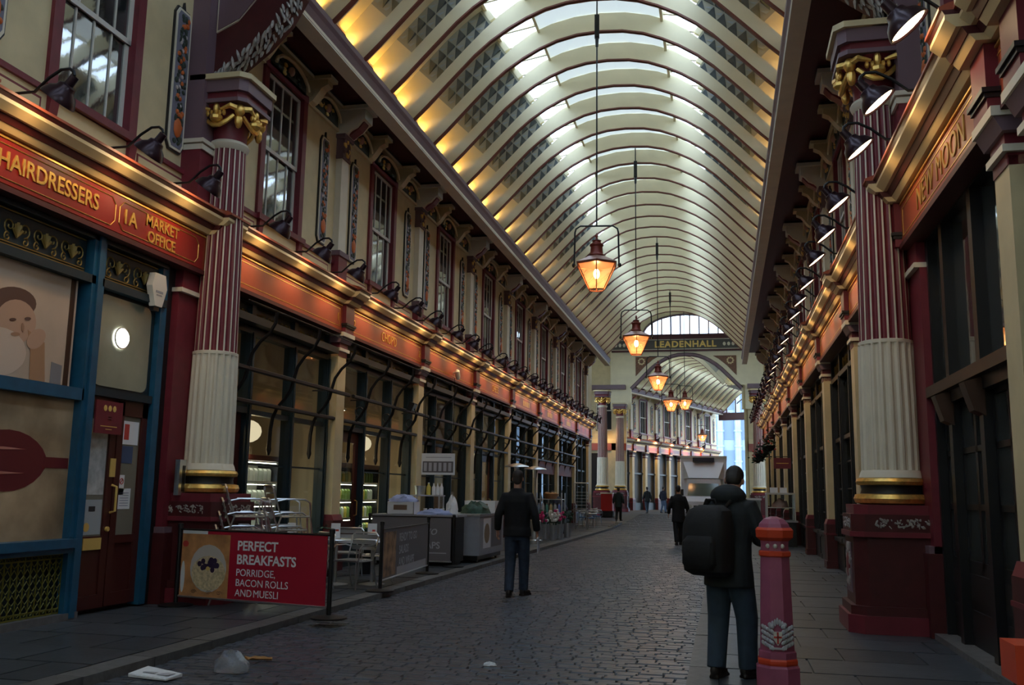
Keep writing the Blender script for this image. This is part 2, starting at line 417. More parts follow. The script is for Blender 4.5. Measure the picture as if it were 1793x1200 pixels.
# ================================================================== SIDE WALLS
walls = {'L': struct(ob('wall_left', None), 'left arcade facade in cream and maroon'), 'R': struct(ob('wall_right', None), 'right arcade facade in cream and maroon')}
def put(side, name, me, y, u0=0., parent=None, mid=False):
    # local x = out of the wall, y = along; right side turned round
    if side == 'L': return ob(name, me, parent or walls['L'], (XL, y+u0, 0))
    return ob(name, me, parent or walls['R'], (XR, y+BAY-u0, 0), PI)
WZ0, WZ1, WU0, WU1 = 6.15, 8.78, 1.78, 3.28
a = MB()
a.box(-.3, 0, 5.5, 0, WU0, 9.5); a.box(-.3, WU1, 5.5, 0, BAY, 9.5); a.box(-.3, WU0, 5.5, 0, WU1, WZ0); a.box(-.3, WU0, WZ1, 0, WU1, 9.5)
upper = a.mesh('upper_wall', cream)
a = MB()   # window surround, maroon
for u0, u1 in ((WU0-.1, WU0+.06), (WU1-.06, WU1+.1)): a.box(-.1, u0, WZ0-.05, .05, u1, WZ1+.12)
a.box(-.1, WU0-.1, WZ1, .06, WU1+.1, WZ1+.14); a.box(-.1, WU0-.14, WZ0-.1, .12, WU1+.14, WZ0)
wsur = a.mesh('window_surround', maroon)
a = MB()   # sashes
zm = 7.42; fu0, fu1 = WU0+.06, WU1-.06
for z0, z1, v in ((WZ0, zm+.03, -.08), (zm-.03, WZ1, -.05)):
    a.box(v-.03, fu0, z0, v+.02, fu0+.07, z1); a.box(v-.03, fu1-.07, z0, v+.02, fu1, z1)
    a.box(v-.03, fu0, z0, v+.02, fu1, z0+.07); a.box(v-.03, fu0, z1-.06, v+.02, fu1, z1)
    for i in (1, 2, 3):
        u = fu0+(fu1-fu0)*i/4; a.box(v-.02, u-.012, z0, v+.015, u+.012, z1)
wsash = a.mesh('sash_frame', white)
pw = (fu1-fu0)/4
panes = []
for z0, z1, v in ((WZ0+.07, zm-.03, -.085), (zm+.03, WZ1-.06, -.055)):
    a = MB(); a.box(v-.004, .012, z0, v+.004, pw-.012, z1); panes.append(a.mesh('pane', upglass))
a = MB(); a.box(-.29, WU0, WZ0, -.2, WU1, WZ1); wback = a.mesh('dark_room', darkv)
# painted fruit panel
fruitm = mat('orange_fruit_paint', (.55, .13, .03), .5); leafm = mat('dark_leaf_paint', (.03, .045, .035), .5); flow = mat('white_flower_paint', (.55, .5, .5), .5); pbk = mat('panel_blue_grey', (.17, .17, .22), .6)
PW, PZ0, PZ1 = .17, 6.36, 8.42
def octo(w_, z0, z1, c): return [(-w_+c, z0), (w_-c, z0), (w_, z0+c*1.6), (w_, z1-c*1.6), (w_-c, z1), (-w_+c, z1), (-w_, z1-c*1.6), (-w_, z0+c*1.6)]
a = MB(); a.prism(octo(PW+.045, PZ0-.05, PZ1+.05, .07), 'x', 0, .03, 0); a.prism(octo(PW+.02, PZ0-.025, PZ1+.025, .06), 'x', .03, .045, 1)
a.prism([(-.03, PZ1+.03), (.03, PZ1+.03), (0, PZ1+.16)], 'x', 0, .04, 0)
pframe = a.mesh('panel_frame', [blackp, creamL])
a = MB(); a.prism(octo(PW-.015, PZ0+.01, PZ1-.01, .05), 'x', .045, .05); pground = a.mesh('panel_ground', pbk)
prel = []
for q in range(3):
    a = MB(); z = PZ0+.12
    a.ell((.06, 0, PZ0+.3), (.03, .1, .15), 0, 8, 5)
    while z < PZ1-.08:
        for e in range(3):
            c = (.055, random.uniform(-.1, .1), z+random.uniform(-.03, .03)); t_ = random.random()
            if t_ < .2: a.ell(c, (.025, .04, .04), 0, 7, 4)
            elif t_ < .3: a.ell(c, (.02, .032, .032), 2, 6, 4)
            else: a.ell(c, (.018, random.uniform(.02, .05), random.uniform(.03, .07)), 1, 6, 4, Matrix.Rotation(random.uniform(-1, 1), 3, 'X'))
        z += .06
    prel.append(a.mesh('fruit_relief', [fruitm, leafm, flow], True))
# upper pilaster with capital, console and base
a = MB(); a.box(0, -.18, 6.32, .13, .18, 8.25); pil_u = a.mesh('upper_pilaster', creamL)
a = MB(); a.box(0, -.22, 5.55, .17, .22, 6.22, 0); a.box(0, -.25, 6.22, .2, .25, 6.32, 1); pil_b = a.mesh('pilaster_base', [maroon, mauve])
a = MB(); a.box(0, -.2, 8.25, .16, .2, 8.32, 0); a.box(0, -.19, 8.32, .15, .19, 8.68, 0)
for q in range(14): a.ell((.16, random.uniform(-.17, .17), random.uniform(8.34, 8.68)), (.03, .045, .06), random.choice((0, 1)), 6, 4)
a.box(0, -.24, 8.68, .2, .24, 8.76, 0); pil_c = a.mesh('carved_capital', [mauve, goldp], True)
a = MB(); a.prism([(0, 8.76), (.22, 8.76), (.3, 8.84), (.42, 8.9), (.52, 9.02), (.6, 9.06), (.6, 9.26), (0, 9.26)], 'y', -.21, .21, 0)
a.prism([(.24, 8.74), (.44, 8.88), (.54, 9.0), (.56, 9.06), (.3, 9.06)], 'y', -.12, .12, 1)
a.box(0, -.27, 9.26, .68, .27, 9.34, 0); a.box(0, -.25, 9.34, .64, .25, 9.40, 2); cons = a.mesh('console', [creamL, maroon, blackp])
# small arched brackets and carved lunettes
a = MB(); a.prism([(0, 8.80), (.12, 8.86), (.2, 8.96), (.3, 9.1), (.42, 9.16), (.42, 9.26), (0, 9.26)], 'y', -.11, .11, 0)
a.box(0, -.16, 9.26, .5, .16, 9.33, 0); a.box(0, -.15, 9.33, .46, .15, 9.38, 1); brk = a.mesh('arched_bracket', [cream, blackp])
def lunette(L):
    a = MB(); n = 8
    pts = [(-L/2, 9.26), (-L/2, 8.86)] + [(-L/2*math.cos(PI*i/n)*.86, 8.9+.27*math.sin(PI*i/n)) for i in range(n+1)] + [(L/2, 8.86), (L/2, 9.26)]
    a.prism([(-L/2, 8.86), (L/2, 8.86), (L/2, 9.26), (-L/2, 9.26)], 'x', .01, .06, 0)
    a.tube([(.14, -L/2*math.cos(PI*i/n)*.9, 8.92+.28*math.sin(PI*i/n)) for i in range(n+1)], .035, 5, 1)
    a.ell((.1, 0, 9.03), (.07, .06, .09), 2, 8, 6)
    for q in range(12): a.ell((.07, random.uniform(-L*.36, L*.36), random.uniform(8.9, 9.1)), (.03, .07, .04), random.choice((0, 0, 3)), 6, 4)
    return a.mesh('carved_lunette', [leafm, cream, skin, goldp], True)
lun1, lun2 = lunette(1.45), lunette(1.15)
a = MB(); a.box(0, 0, 9.27, .16, BAY, 9.33, 0); a.box(0, 0, 9.33, .14, BAY, 9.4, 1); a.box(0, 0, 8.8, .05, BAY, 8.87, 0); ledge = a.mesh('ledge', [cream, blackp])
a = MB(); a.box(0, 0, 9.40, 1.2, BAY, 9.46); soff = a.mesh('eaves_soffit', dkred)
# dado below the windows
a = MB(); a.box(0, .25, 5.62, .03, BAY-.25, 6.05, 0); a.box(.03, .42, 5.70, .038, 1.62, 5.98, 1); a.box(.03, 3.44, 5.70, .038, 4.64, 5.98, 1); a.box(.038, .45, 5.73, .042, 1.59, 5.95, 0); a.box(.038, 3.47, 5.73, .042, 4.61, 5.95, 0)
a.box(0, 0, 6.05, .07, BAY, 6.12, 1)
for u in (WU0, WU1): a.prism([(0, 5.62), (.05, 5.62), (.1, 6.05), (0, 6.05)], 'y', u-.07, u+.07, 1)
dado = a.mesh('dado', [cream, maroon])
# cornice over the shop fascia
coppertop = mat('cornice_red_paint', (.34, .075, .035), .42, var=.12)
corn_parts = [([(.0, 5.74), (.12, 5.68), (.55, 5.56), (.62, 5.53), (.62, 5.50), (0, 5.50)], coppertop, 'cornice_top'),
              ([(0, 5.50), (.60, 5.50), (.58, 5.46), (0, 5.46)], dkred, 'cornice_fillet'),
              ([(0, 5.46), (.58, 5.46), (.58, 5.42), (.50, 5.35), (0, 5.35)], None, 'cornice_band'),
              ([(0, 5.35), (.46, 5.35), (.42, 5.28), (0, 5.28)], dkred, 'cornice_fillet'),
              ([(0, 5.28), (.41, 5.28), (.36, 5.22), (0, 5.22)], None, 'cornice_bead')]
bandm = mat('cornice_buff_paint', (.70, .55, .30), .45)
def cornice_mesh(u0, u1, dv):
    out = []
    for P_, m_, nm in corn_parts:
        a = MB(); a.prism([(x+(dv if x > 0 else 0), z) for x, z in P_], 'y', u0, u1); out.append((nm, a.mesh(nm, m_ or bandm)))
    return out
corn = cornice_mesh(.28, BAY-.28, 0); cornb = cornice_mesh(-.28, .28, .09)
a = MB(); a.box(0, .2, 4.68, .30, BAY-.2, 5.22); fas = a.mesh('fascia_board', signred)
a = MB()
for z0, z1 in ((5.10, 5.115), (4.76, 4.772)): a.box(.3, .32, z0, .305, BAY-.32, z1)
for u in (.32, BAY-.332): a.box(.3, u, 4.76, .305, u+.012, 5.115)
a.box(.3, .25, 5.17, .32, BAY-.25, 5.19); fline = a.mesh('gilt_line', gold)
a = MB(); a.box(0, .2, 4.62, .33, BAY-.2, 4.68); fbot = a.mesh('fascia_moulding', dkred)
# lower pilaster
a = MB(); a.box(0, -.2, 1.05, .25, .2, 4.2); plow = a.mesh('shop_pilaster', cream)
a = MB(); a.box(0, -.25, 0, .31, .25, .95, 0); a.prism([(0, .95), (.31, .95), (.27, 1.06), (0, 1.06)], 'y', -.23, .23, 1); a.box(0, -.27, 0, .33, .27, .16, 0); a.box(0, -.26, .72, .325, .26, .76, 1); pbase = a.mesh('pilaster_plinth', [dkred, maroon])
a = MB(); a.box(0, -.2, 4.2, .26, .2, 4.34, 1); a.box(0, -.24, 4.30, .3, .24, 4.36, 0); a.box(0, -.2, 4.36, .27, .2, 4.46, 1); a.prism([(0, 4.46), (.3, 4.46), (.36, 4.58), (0, 4.58)], 'y', -.27, .27, 2); a.box(0, -.29, 4.58, .38, .29, 4.66, 0)
pcap = a.mesh('pilaster_cap', [creamL, maroon, mauve])
a = MB(); a.box(0, -.21, 4.66, .38, .21, 5.22, 0); a.box(0, -.24, 4.80, .42, .24, 4.84, 1); a.box(0, -.22, 4.76, .4, .22, 4.80, 1); pblk = a.mesh('fascia_block', [maroon, blackp])
nwin = 0
for side in 'LR':
    for k in range(-3, 8):
        y = Y0+BAY*k
        vis = k >= -1
        put(side, 'upper_wall', upper, y)
        for nm, me in corn: put(side, nm, me, y)
        put(side, 'fascia_board', fas, y); put(side, 'fascia_moulding', fbot, y); put(side, 'dado', dado, y); put(side, 'ledge', ledge, y)
        if k >= 0: put(side, 'eaves_soffit', soff, y)
        if not vis: continue
        nwin += 1
        W = struct(ob('window_%d' % nwin, None, None, (XL, y, 0) if side == 'L' else (XR, y+BAY, 0), 0 if side == 'L' else PI), 'upper sash window with maroon surround, %s wall' % ('left' if side == 'L' else 'right'))
        ob('window_surround', wsur, W); ob('sash_frame', wsash, W); ob('dark_room', wback, W)
        for i in range(4):
            for pm in panes: ob('pane', pm, W, (0, fu0+pw*i, 0))
        put(side, 'gilt_line', fline, y)
        for u in (.78, 4.28):
            f_ = put(side, 'fruit_panel', pframe, y, u); ob('panel_ground', pground, f_); ob('fruit_relief', prel[random.randrange(3)], f_)
        for u in (1.55, 3.51): put(side, 'arched_bracket', brk, y, u)
        put(side, 'carved_lunette', lun1, y, 2.53)
        for u in (.88, 4.18): put(side, 'carved_lunette', lun2, y, u)
    for k in range(-1, 9):
        y = Y0+BAY*k
        def pp(nm, me):
            return ob(nm, me, walls[side], (XL if side == 'L' else XR, y, 0), 0 if side == 'L' else PI)
        pu = pp('upper_pilaster', pil_u); ob('pilaster_base', pil_b, pu); ob('carved_capital', pil_c, pu); ob('console', cons, pu)
        for nm, me in cornb: pp(nm, me)
        fb = pp('fascia_block', pblk)
        if k != 0:
            pl = ob('shop_pilaster', plow, walls[side], (XL if side == 'L' else XR, y, PV+g(y)*0), 0 if side == 'L' else PI); ob('pilaster_plinth', pbase, pl); ob('pilaster_cap', pcap, pl, (0, 0, -PV))
# blank ends of the side walls
endm = MB(); endm.box(-.3, 0, 0, 0, 2.9, 9.5)
part('wall_end', endm, cream, walls['L'], (XL, 52.68, 0)); part('wall_end', endm, cream, walls['R'], (XR, 55.5, 0), PI)
wb = MB(); wb.box(-14, -14.3, 0, 9, -14, 13); struct(part('wall_light_block', wb, cream), 'unseen plain wall added behind the viewer to keep out sky light')  # unseen wall added to block frontal sky light
# plain lower walls behind the viewer (out of the picture)
a = MB(); a.box(-.3, 0, 0, .05, 21.2, 5.5); pb = a.mesh('lower_wall', cream)
ob('lower_wall', pb, walls['L'], (XL, -14, 0)); ob('lower_wall', pb, walls['R'], (XR, 7.1, 0), PI)
# ================================================================== COLUMNS
def fluted(mb, z0, z1, r0, r1, m_hi, m_lo, nf=20):
    n = nf*4; rings = []
    for z, r in ((z0, r0), ((z0+z1)/2, (r0+r1)/2+.004), (z1, r1)):
        rings.append([(r*(1-(.07 if (k % 4) in (1, 2) else 0))*math.cos(2*PI*k/n), r*(1-(.07 if (k % 4) in (1, 2) else 0))*math.sin(2*PI*k/n), z) for k in range(n)])
    o = len(mb.v); mb.v += [q for r in rings for q in r]
    for i in range(2):
        for k in range(n):
            mb.f.append([o+i*n+k, o+i*n+(k+1) % n, o+(i+1)*n+(k+1) % n, o+(i+1)*n+k]); mb.m.append(m_hi if (k % 4) == 3 else m_lo)
def column(label, loc, rz=0):
    t = thing('column', label, 'column', loc, rz, 'market columns')
    a = MB(); c = .14
    def oct_(h, c): return [(-h+c, -h), (h-c, -h), (h, -h+c), (h, h-c), (h-c, h), (-h+c, h), (-h, h-c), (-h, -h+c)]
    a.prism(oct_(.62, .16), 'z', 0, .2, 1); a.prism(oct_(.58, .15), 'z', .2, .3, 0); a.prism(oct_(.52, c), 'z', .3, 1.08, 0); a.prism(oct_(.56, c), 'z', 1.08, 1.14, 1)
    a.prism(oct_(.54, c), 'z', 1.14, 1.34, 0); a.prism(oct_(.5, c), 'z', 1.34, 1.45, 1)
    p = part('pedestal', a, [dkred, maroon], t)
    a = MB()
    for s_ in (-1, 1):
        for q in range(70): a.ell((random.uniform(-.3, .3), s_*.542, random.uniform(1.19, 1.29)), (random.uniform(.008, .03), .008, random.uniform(.006, .014)), 0, 5, 4, Matrix.Rotation(random.uniform(0, 3), 3, 'Y'))
        for q in range(70): a.ell((s_*.542, random.uniform(-.3, .3), random.uniform(1.19, 1.29)), (.008, random.uniform(.008, .03), random.uniform(.006, .014)), 0, 5, 4, Matrix.Rotation(random.uniform(0, 3), 3, 'X'))
    part('carved_frieze', a, mat_carve, p, smooth=True)
    a = MB()
    for s_ in (-1, 1):
        a.box(s_*.525-.01, -.2, .42, s_*.525+.01, .2, 1.0, 1); a.ell((s_*.54, 0, .72), (.02, .12, .16), 2, 10, 6)
        for q in range(24): a.ell((s_*.535, random.uniform(-.17, .17), random.uniform(.46, .97)), (.02, .04, .05), 0, 6, 4)
    part('carved_arms', a, [mat_carve, mauve, maroon], p, smooth=True)
    a = MB(); a.lathe([(.36, 1.45), (.43, 1.47), (.45, 1.52), (.43, 1.57), (.38, 1.58)], 28); a.lathe([(.37, 1.68), (.41, 1.69), (.42, 1.725), (.40, 1.76), (.36, 1.77)], 28)
    part('gilt_ring', a, gold, t, smooth=True)
    a = MB(); a.lathe([(.37, 1.57), (.355, 1.63), (.37, 1.69)], 28); a.lathe([(.38, 1.77), (.36, 1.83), (.345, 1.86)], 28, m=1); part('base_moulding', a, [blackp, creamL], t, smooth=True)
    a = MB(); fluted(a, 1.85, 3.42, .345, .325, 0, 0); part('lower_shaft', a, creamL, t)
    a = MB(); fluted(a, 3.42, 6.5, .305, .255, 1, 0); part('upper_shaft', a, [maroon, creamL], t)
    a = MB(); a.lathe([(.325, 3.40), (.325, 3.44), (.3, 3.45)], 28); a.lathe([(.255, 6.46), (.285, 6.5), (.30, 6.54), (.28, 6.58), (.25, 6.6)], 28); part('shaft_collar', a, creamL, t, smooth=True)
    cp = part('capital', MB().lathe([(.25, 6.58), (.26, 6.8), (.34, 7.0), (.42, 7.08)], 24), maroon, t, smooth=True)
    a = MB()
    for q in range(4):
        an = q*PI/2; cx_, sx_ = math.cos(an), math.sin(an)
        a.ell((.40*cx_, .40*sx_, 6.86), (.10, .10, .07), 0, 8, 5); a.ell((.41*cx_, .41*sx_, 7.0), (.05, .05, .09), 0, 8, 5)
        for e in (-.13, -.065, 0, .065, .13): a.ell((.42*cx_-e*sx_, .42*sx_+e*cx_, 6.93), (.03, .03, .05), 0, 6, 4)
        a.tube([(.40*math.cos(an+f*.62), .40*math.sin(an+f*.62), 6.92-.17*math.cos(f*PI/2)) for f in (-1, -.6, -.2, .2, .6, 1)], .035, 6, 0)
        b_ = an+PI/4
        a.ell((.46*math.cos(b_), .46*math.sin(b_), 6.98), (.08, .08, .10), 0, 8, 5); a.ell((.43*math.cos(b_), .43*math.sin(b_), 6.83), (.06, .06, .12), 0, 8, 5)
        for e in (-1, 1): a.tube([(.46*math.cos(b_), .46*math.sin(b_), 7.0), (.5*math.cos(b_+e*.3), .5*math.sin(b_+e*.3), 7.02), (.44*math.cos(b_+e*.6), .44*math.sin(b_+e*.6), 6.98)], [.05, .045, .02], 6, 0)
    part('gilt_swags', a, gold, cp, smooth=True)
    a = MB(); a.prism(oct_(.46, .1), 'z', 7.08, 7.14, 0); a.prism(oct_(.42, .1), 'z', 7.14, 7.24, 1); a.prism(oct_(.47, .1), 'z', 7.24, 7.42, 0); a.prism(oct_(.52, .12), 'z', 7.42, 7.5, 2)
    part('abacus', a, [mauve, maroon, cream], t)
    return t
mat_carve = mat('carved_stone_grey', (.34, .32, .30), .6, var=.3, vscale=20)
column('fluted maroon and cream column beside the red market office shop', (-7.12, 12.2, PV))
column('fluted maroon and cream column beside the black pub front on the right', (2.0, 12.3, PV))
column('distant fluted column at the crossing, on a bright red pedestal at left', (-7.1, 57.2, g(57)))
column('distant fluted column on the far left side of the crossing', (-7.0, 66.2, g(66)))
column('distant fluted column on the right of the crossing', (2.05, 57.2, g(57)))
# casing that stands in for the red pedestal of the far left column
a = MB(); a.box(-.36, -.4, 0, .36, .4, .35, 1); a.box(-.33, -.37, .35, .33, .37, 1.32, 0); a.box(-.36, -.4, 1.32, .36, .4, 1.4, 2)
redp = mat('bright_red_paint', (.45, .012, .012), .45)
tag(part('red_pedestal', a, [redp, darkv, creamL], None, (-6.6, 55.4, g(55.4))), 'bright red casing standing in for the pedestal of the far left crossing column', 'cabinet')
# ================================================================== NEAR GABLE (only its lower corners are seen)
trim = creamL
for s in (-1, 1):
    cx_ = XC
    edge_ = [(-4.72, 7.6), (-4.47, 7.78), (-4.05, 8.1), (-3.72, 8.45), (-3.5, 8.85), (-3.42, 9.35), (-2.9, 9.9), (-2.43, 10.38), (-1.71, 10.92), (-.95, 11.27), (0, 11.4)]
    E_ = [(x if s < 0 else -x, z) for x, z in edge_]
    gb = struct(ob('trim_%d' % (1 if s < 0 else 2), None, None, (XC, 0, 0)), 'dark red entrance gable of the vault, %s half' % ('left' if s < 0 else 'right'))
    a = MB()
    for (p, q) in zip(E_, E_[1:]):
        a.add([(p[0], 11.9, p[1]), (q[0], 11.9, q[1]), (q[0], 11.9, 13), (p[0], 11.9, 13), (p[0], 12.2, p[1]), (q[0], 12.2, q[1]), (q[0], 12.2, 13), (p[0], 12.2, 13)], [(0, 1, 2, 3), (5, 4, 7, 6), (0, 4, 5, 1)])
    x0, x1 = sorted((s*4.72, s*5.6)); a.box(x0, 11.9, 7.58, x1, 12.2, 13)
    part('gable_face', a, dkred, gb)
    a = MB()
    for i in range(5):
        p, q = Vector((E_[i][0], E_[i][1])), Vector((E_[i+1][0], E_[i+1][1]))
        for t_ in (0, .2, .4, .6, .8):
            c = p.lerp(q, t_); d_ = (q-p).normalized(); an = math.atan2(d_.y, d_.x)
            for e in range(4):
                a.ell((c.x+random.uniform(-.02, .02), 11.78+e*.09, c.y+random.uniform(-.02, .02)), (.10, .035, .022), 0, 6, 4, Matrix.Rotation(-an+random.uniform(.3, 1.1)*s, 3, 'Y') @ Matrix.Rotation(random.uniform(-.5, .5), 3, 'Z'))
    part('acanthus_band', a, mat_carve, gb, smooth=True)
    a = MB()
    X0, X1 = sorted((s*5.02, s*5.22)); a.box(X0-.03, 11.86, 7.78, X1+.03, 11.9, 8.85, 1); a.box(X0, 11.85, 7.81, X1, 11.87, 8.82, 0)
    pl_ = [(s*4.78, 8.35), (s*4.45, 8.5), (s*4.15, 8.85), (s*4.05, 9.3), (s*4.78, 9.3)]
    if s > 0: pl_ = pl_[::-1]
    a.prism([(x*1.006, z-.03) for x, z in pl_], 'y', 11.87, 11.9, 1); a.prism(pl_, 'y', 11.855, 11.875, 0)
    part('gable_panel', a, [mauve, creamL], gb)
    a = MB()
    for (z0, z1, e) in ((7.5, 7.58, .04),):
        X0, X1 = sorted((s*4.4, s*5.3)); a.box(X0, 11.8, z0, X1, 12.4, z1)
    part('impost', a, cream, gb)
# upper maroon pilaster strips behind the near columns
for side, X, r_ in (('L', XL, 0), ('R', XR, PI)):
    a = MB(); a.box(0, -.42, 5.7, .28, .3, 9.3, 0); a.box(0, -.46, 6.42, .33, .34, 6.5, 1); a.box(0, -.48, 6.52, .35, .36, 6.58, 1); a.box(0, -.45, 5.7, .3, .33, 6.42, 2)
    part('corner_pilaster', a, [mauve, creamL, maroon], walls[side], (X, Y0-.1, 0), r_)
    a = MB(); a.box(0, -.55, PV, .2, .5, 4.3, 0); a.box(0, -.6, PV, .28, .52, 1.0, 1); a.box(0, -.58, 1.0, .26, .5, 1.08, 2); a.box(0, -.57, 4.3, .26, .5, 4.36, 3); a.box(0, -.5, 4.36, .22, .45, 4.68, 0)
    part('corner_pier', a, [maroon, dkred, mauve, creamL], walls[side], (X, Y0-.12, 0), r_)
# ================================================================== CROSSING AND FAR GABLE
FG = 67.
gf = struct(ob('wall_far', None, None, (XC, FG, 0)), 'far gable with arch, name beam and lunette window')
a = MB(); E_ = [(x, pz(x)-.05) for x in xs]
for (p, q) in zip(E_, E_[1:]): a.add([(p[0], 0, p[1]), (q[0], 0, q[1]), (q[0], 0, 11.75), (p[0], 0, 11.75)], [(0, 1, 2, 3)])
for s in (-1, 1):
    x0, x1 = sorted((s*3.82, s*5.3)); a.box(x0, 0, 7.6, x1, .3, 11.75)
LU = [(2.95*math.cos(PI*i/16)*-1, 12.95+1.4*math.sin(PI*i/16)) for i in range(17)]
for (p, q) in zip(LU, LU[1:]): a.add([(p[0], 0, p[1]), (q[0], 0, q[1]), (q[0], 0, 16), (p[0], 0, 16)], [(0, 1, 2, 3)])
for s in (-1, 1):
    x0, x1 = sorted((s*2.95, s*5.3)); a.box(x0, 0, 12.7, x1, .3, 16)
part('gable_wall', a, roofcr, gf)
a = MB(); a.tube([(p[0], -.05, p[1]-.08) for p in E_], .14, 6); part('arch_moulding', a, mauve, gf, smooth=True)
a = MB()
for s in (-1, 1):
    P_ = [(s*3.5, 9.95), (s*3.5, 11.35), (s*1.9, 11.35), (s*2.3, 11.12), (s*2.85, 10.65)]
    if s < 0: P_ = P_[::-1]
    a.prism(P_, 'y', -.06, 0, 0)
    for q in range(9):
        an = q*PI*2/9; a.ell((s*3.08+.2*math.cos(an), -.07, 11.0+.2*math.sin(an)), (.07, .02, .07), 1, 6, 4)
brownp = mat('brown_carved_panel', (.17, .075, .04), .6, var=.3, vscale=10)
part('spandrel_panel', a, [brownp, bandm], gf)
a = MB(); a.box(-5.2, -.3, 12.55, 5.2, 0, 12.9, 0); a.box(-5.2, -.36, 12.78, 5.2, 0, 12.86, 0); a.box(-5.2, -.16, 11.85, 5.2, 0, 12.5, 1); a.box(-5.2, -.25, 11.68, 5.2, 0, 11.8, 0); a.box(-5.2, -.2, 11.8, 5.2, 0, 11.85, 2); a.box(-5.2, -.22, 12.5, 5.2, 0, 12.55, 2)
for i in range(8): a.ell((2.7+i*.3, -.17, 12.17), (.11, .03, .14), 2, 8, 4); a.ell((-3.1-i*.3, -.17, 12.17), (.11, .03, .14), 2, 8, 4)
beamd = mat('beam_grey_green', (.07, .065, .055), .5)
part('name_beam', a, [dkred, beamd, creamL], gf)
text('name_lettering', 'LEADENHALL', .62, goldp, gf, (.0, -.19, 12.17), (PI/2, 0, 0), .02, bold=.02, sx=1.05, spacing=1.12)
a = MB()
for i in range(1, 9):
    x = -2.95+5.9*i/9; a.box(x-.045, -.03, 12.9, x+.045, .05, 12.95+1.4*math.sqrt(max(0, 1-(x/2.95)**2)))
a.tube([(p[0], 0, p[1]) for p in LU], .08, 6); part('lunette_mullions', a, mauve, gf)
a = MB()
for (p, q) in zip(LU, LU[1:]): a.add([(p[0], .03, 12.9), (q[0], .03, 12.9), (q[0], .03, q[1]), (p[0], .03, p[1])], [(0, 1, 2, 3)])
part('lunette_pane', a, skyglass, gf)
# wing walls beside the far gable, facing the viewer: window over a lit fascia
for s, x0 in ((-1, -9.2), (1, 4.2)):
    a = MB(); a.box(x0, .3, 0, x0+5, .6, 16, 0); a.box(x0+3.95, .1, 0, x0+4.3, .3, 9, 0); a.box(x0, .05, 5.2, x0+5, .3, 5.5, 2); a.box(x0, .1, 4.7, x0+5, .3, 5.2, 1); a.box(x0+1.5, .2, 0, x0+3.6, .3, 4.5, 3); a.box(x0+2.9, .24, 6.2, x0+4.2, .3, 8.8, 3)
    for u in (2.85, 4.2): a.box(x0+u, .2, 6.1, x0+u+.08, .31, 8.9, 4)
    for z in (6.1, 7.5, 8.85): a.box(x0+2.85, .2, z, x0+4.28, .31, z+.07, 4)
    a.box(x0, -.5, 9.0, x0+5, .3, 9.3, 5)
    part('wing_wall', a, [cream, signred, bandm, darkv, creamL, mauve], gf)
cr = MB(); cr.box(-18, 52, 15.6, 12, 67, 15.7, 0)
part('crossing_roof', cr, topmat, ceiling)
cr = MB()
for s in (-1, 1):
    x0, x1 = sorted((s*7.2, s*7.6)); cr.box(XC+x0, 53, 9.5, XC+x1, 67, 15.6)
for x0, x1 in ((-18, -7.2+XC), (XC+7.2, 12)): pass
cr.box(-14, 51.8, 12.2, 9, 52.1, 15.6)
part('drum_wall', cr, roofcr, ceiling)
cr = MB(); cr.box(-14.3, 53, 0, -14, 67, 9.5); cr.box(9, 53, 0, 9.3, 67, 9.5); cr.box(-14, 53, 9.4, -9.6, 67, 9.6); cr.box(4.7, 53, 9.4, 9, 67, 9.6)
struct(part('wall_transept', cr, cream), 'side walls of the crossing')
# ================================================================== SECOND, TURNED NAVE BEYOND THE CROSSING
TH = -math.radians(18.5); ox, oy = -8.6, 69.
fw = struct(ob('wall_beyond', None, None, (ox, oy, .3), TH), 'left facade of the far nave turned to the right')
for k in range(5):
    y = BAY*k
    for nm, me in [('upper_wall', upper), ('dado', dado), ('ledge', ledge), ('fascia_board', fas), ('gilt_line', fline), ('eaves_soffit', soff)]+corn: ob(nm, me, fw, (0, y, 0))
    f_ = ob('window_surround', wsur, fw, (0, y, 0)); ob('sash_frame', wsash, f_); ob('dark_room', wback, f_)
    for u in (.78, 4.28):
        q = ob('fruit_panel', pframe, fw, (0, y+u, 0)); ob('panel_ground', pground, q); ob('fruit_relief', prel[k % 3], q)
    for u in (1.55, 3.51): ob('arched_bracket', brk, fw, (0, y+u, 0))
    for q in (0, 1):
        yy_ = y+q*BAY/2
        for nm, me in [('upper_pilaster', pil_u), ('pilaster_base', pil_b), ('carved_capital', pil_c), ('console', cons), ('fascia_block', pblk), ('shop_pilaster', plow), ('pilaster_plinth', pbase), ('pilaster_cap', pcap)]+(cornb if q == 0 else []):
            if q == 1 and nm in ('upper_pilaster', 'pilaster_base', 'carved_capital', 'console'): continue
            ob(nm, me, fw, (0, yy_, 0))
a = MB(); P_ = gp; a.prism(P_, 'y', 0, 25.3, 0); a.box(1.365, 0, 8.87, 1.372, 25.3, 8.925, 1); a.box(1.10, 0, 8.835, 1.37, 25.3, 8.859, 1); part('gutter', a, [mauve, creamL], fw)
shop_dark = mat('painted_dim_shop', (.035, .03, .026), .5)  # dark colour stands in for the unlit far shops
a = MB(); a.box(-.6, 0, 0, -.1, 25.3, 5.55); part('dark_shop_block', a, shop_dark, fw)  # solid block added close behind the frames to stop sky light leaking in
a = MB()
for u in range(0, 11): a.box(-.06, u*2.53-.08, 0, .06, u*2.53+.08, 4.65)
a.box(-.06, 0, 2.9, .06, 25.3, 3.02); a.box(-.06, 0, 0, .06, 25.3, .7); part('shopfront_frames', a, teal, fw)
fc = struct(ob('ceiling_beyond', None, None, (ox+5.1*math.cos(TH), oy+5.1*math.sin(TH), .15), TH), 'ribbed vault of the far nave')
vault(fc, [.9+RS*i for i in range(17)], False, 0, 0.)
ey = .9+RS*16
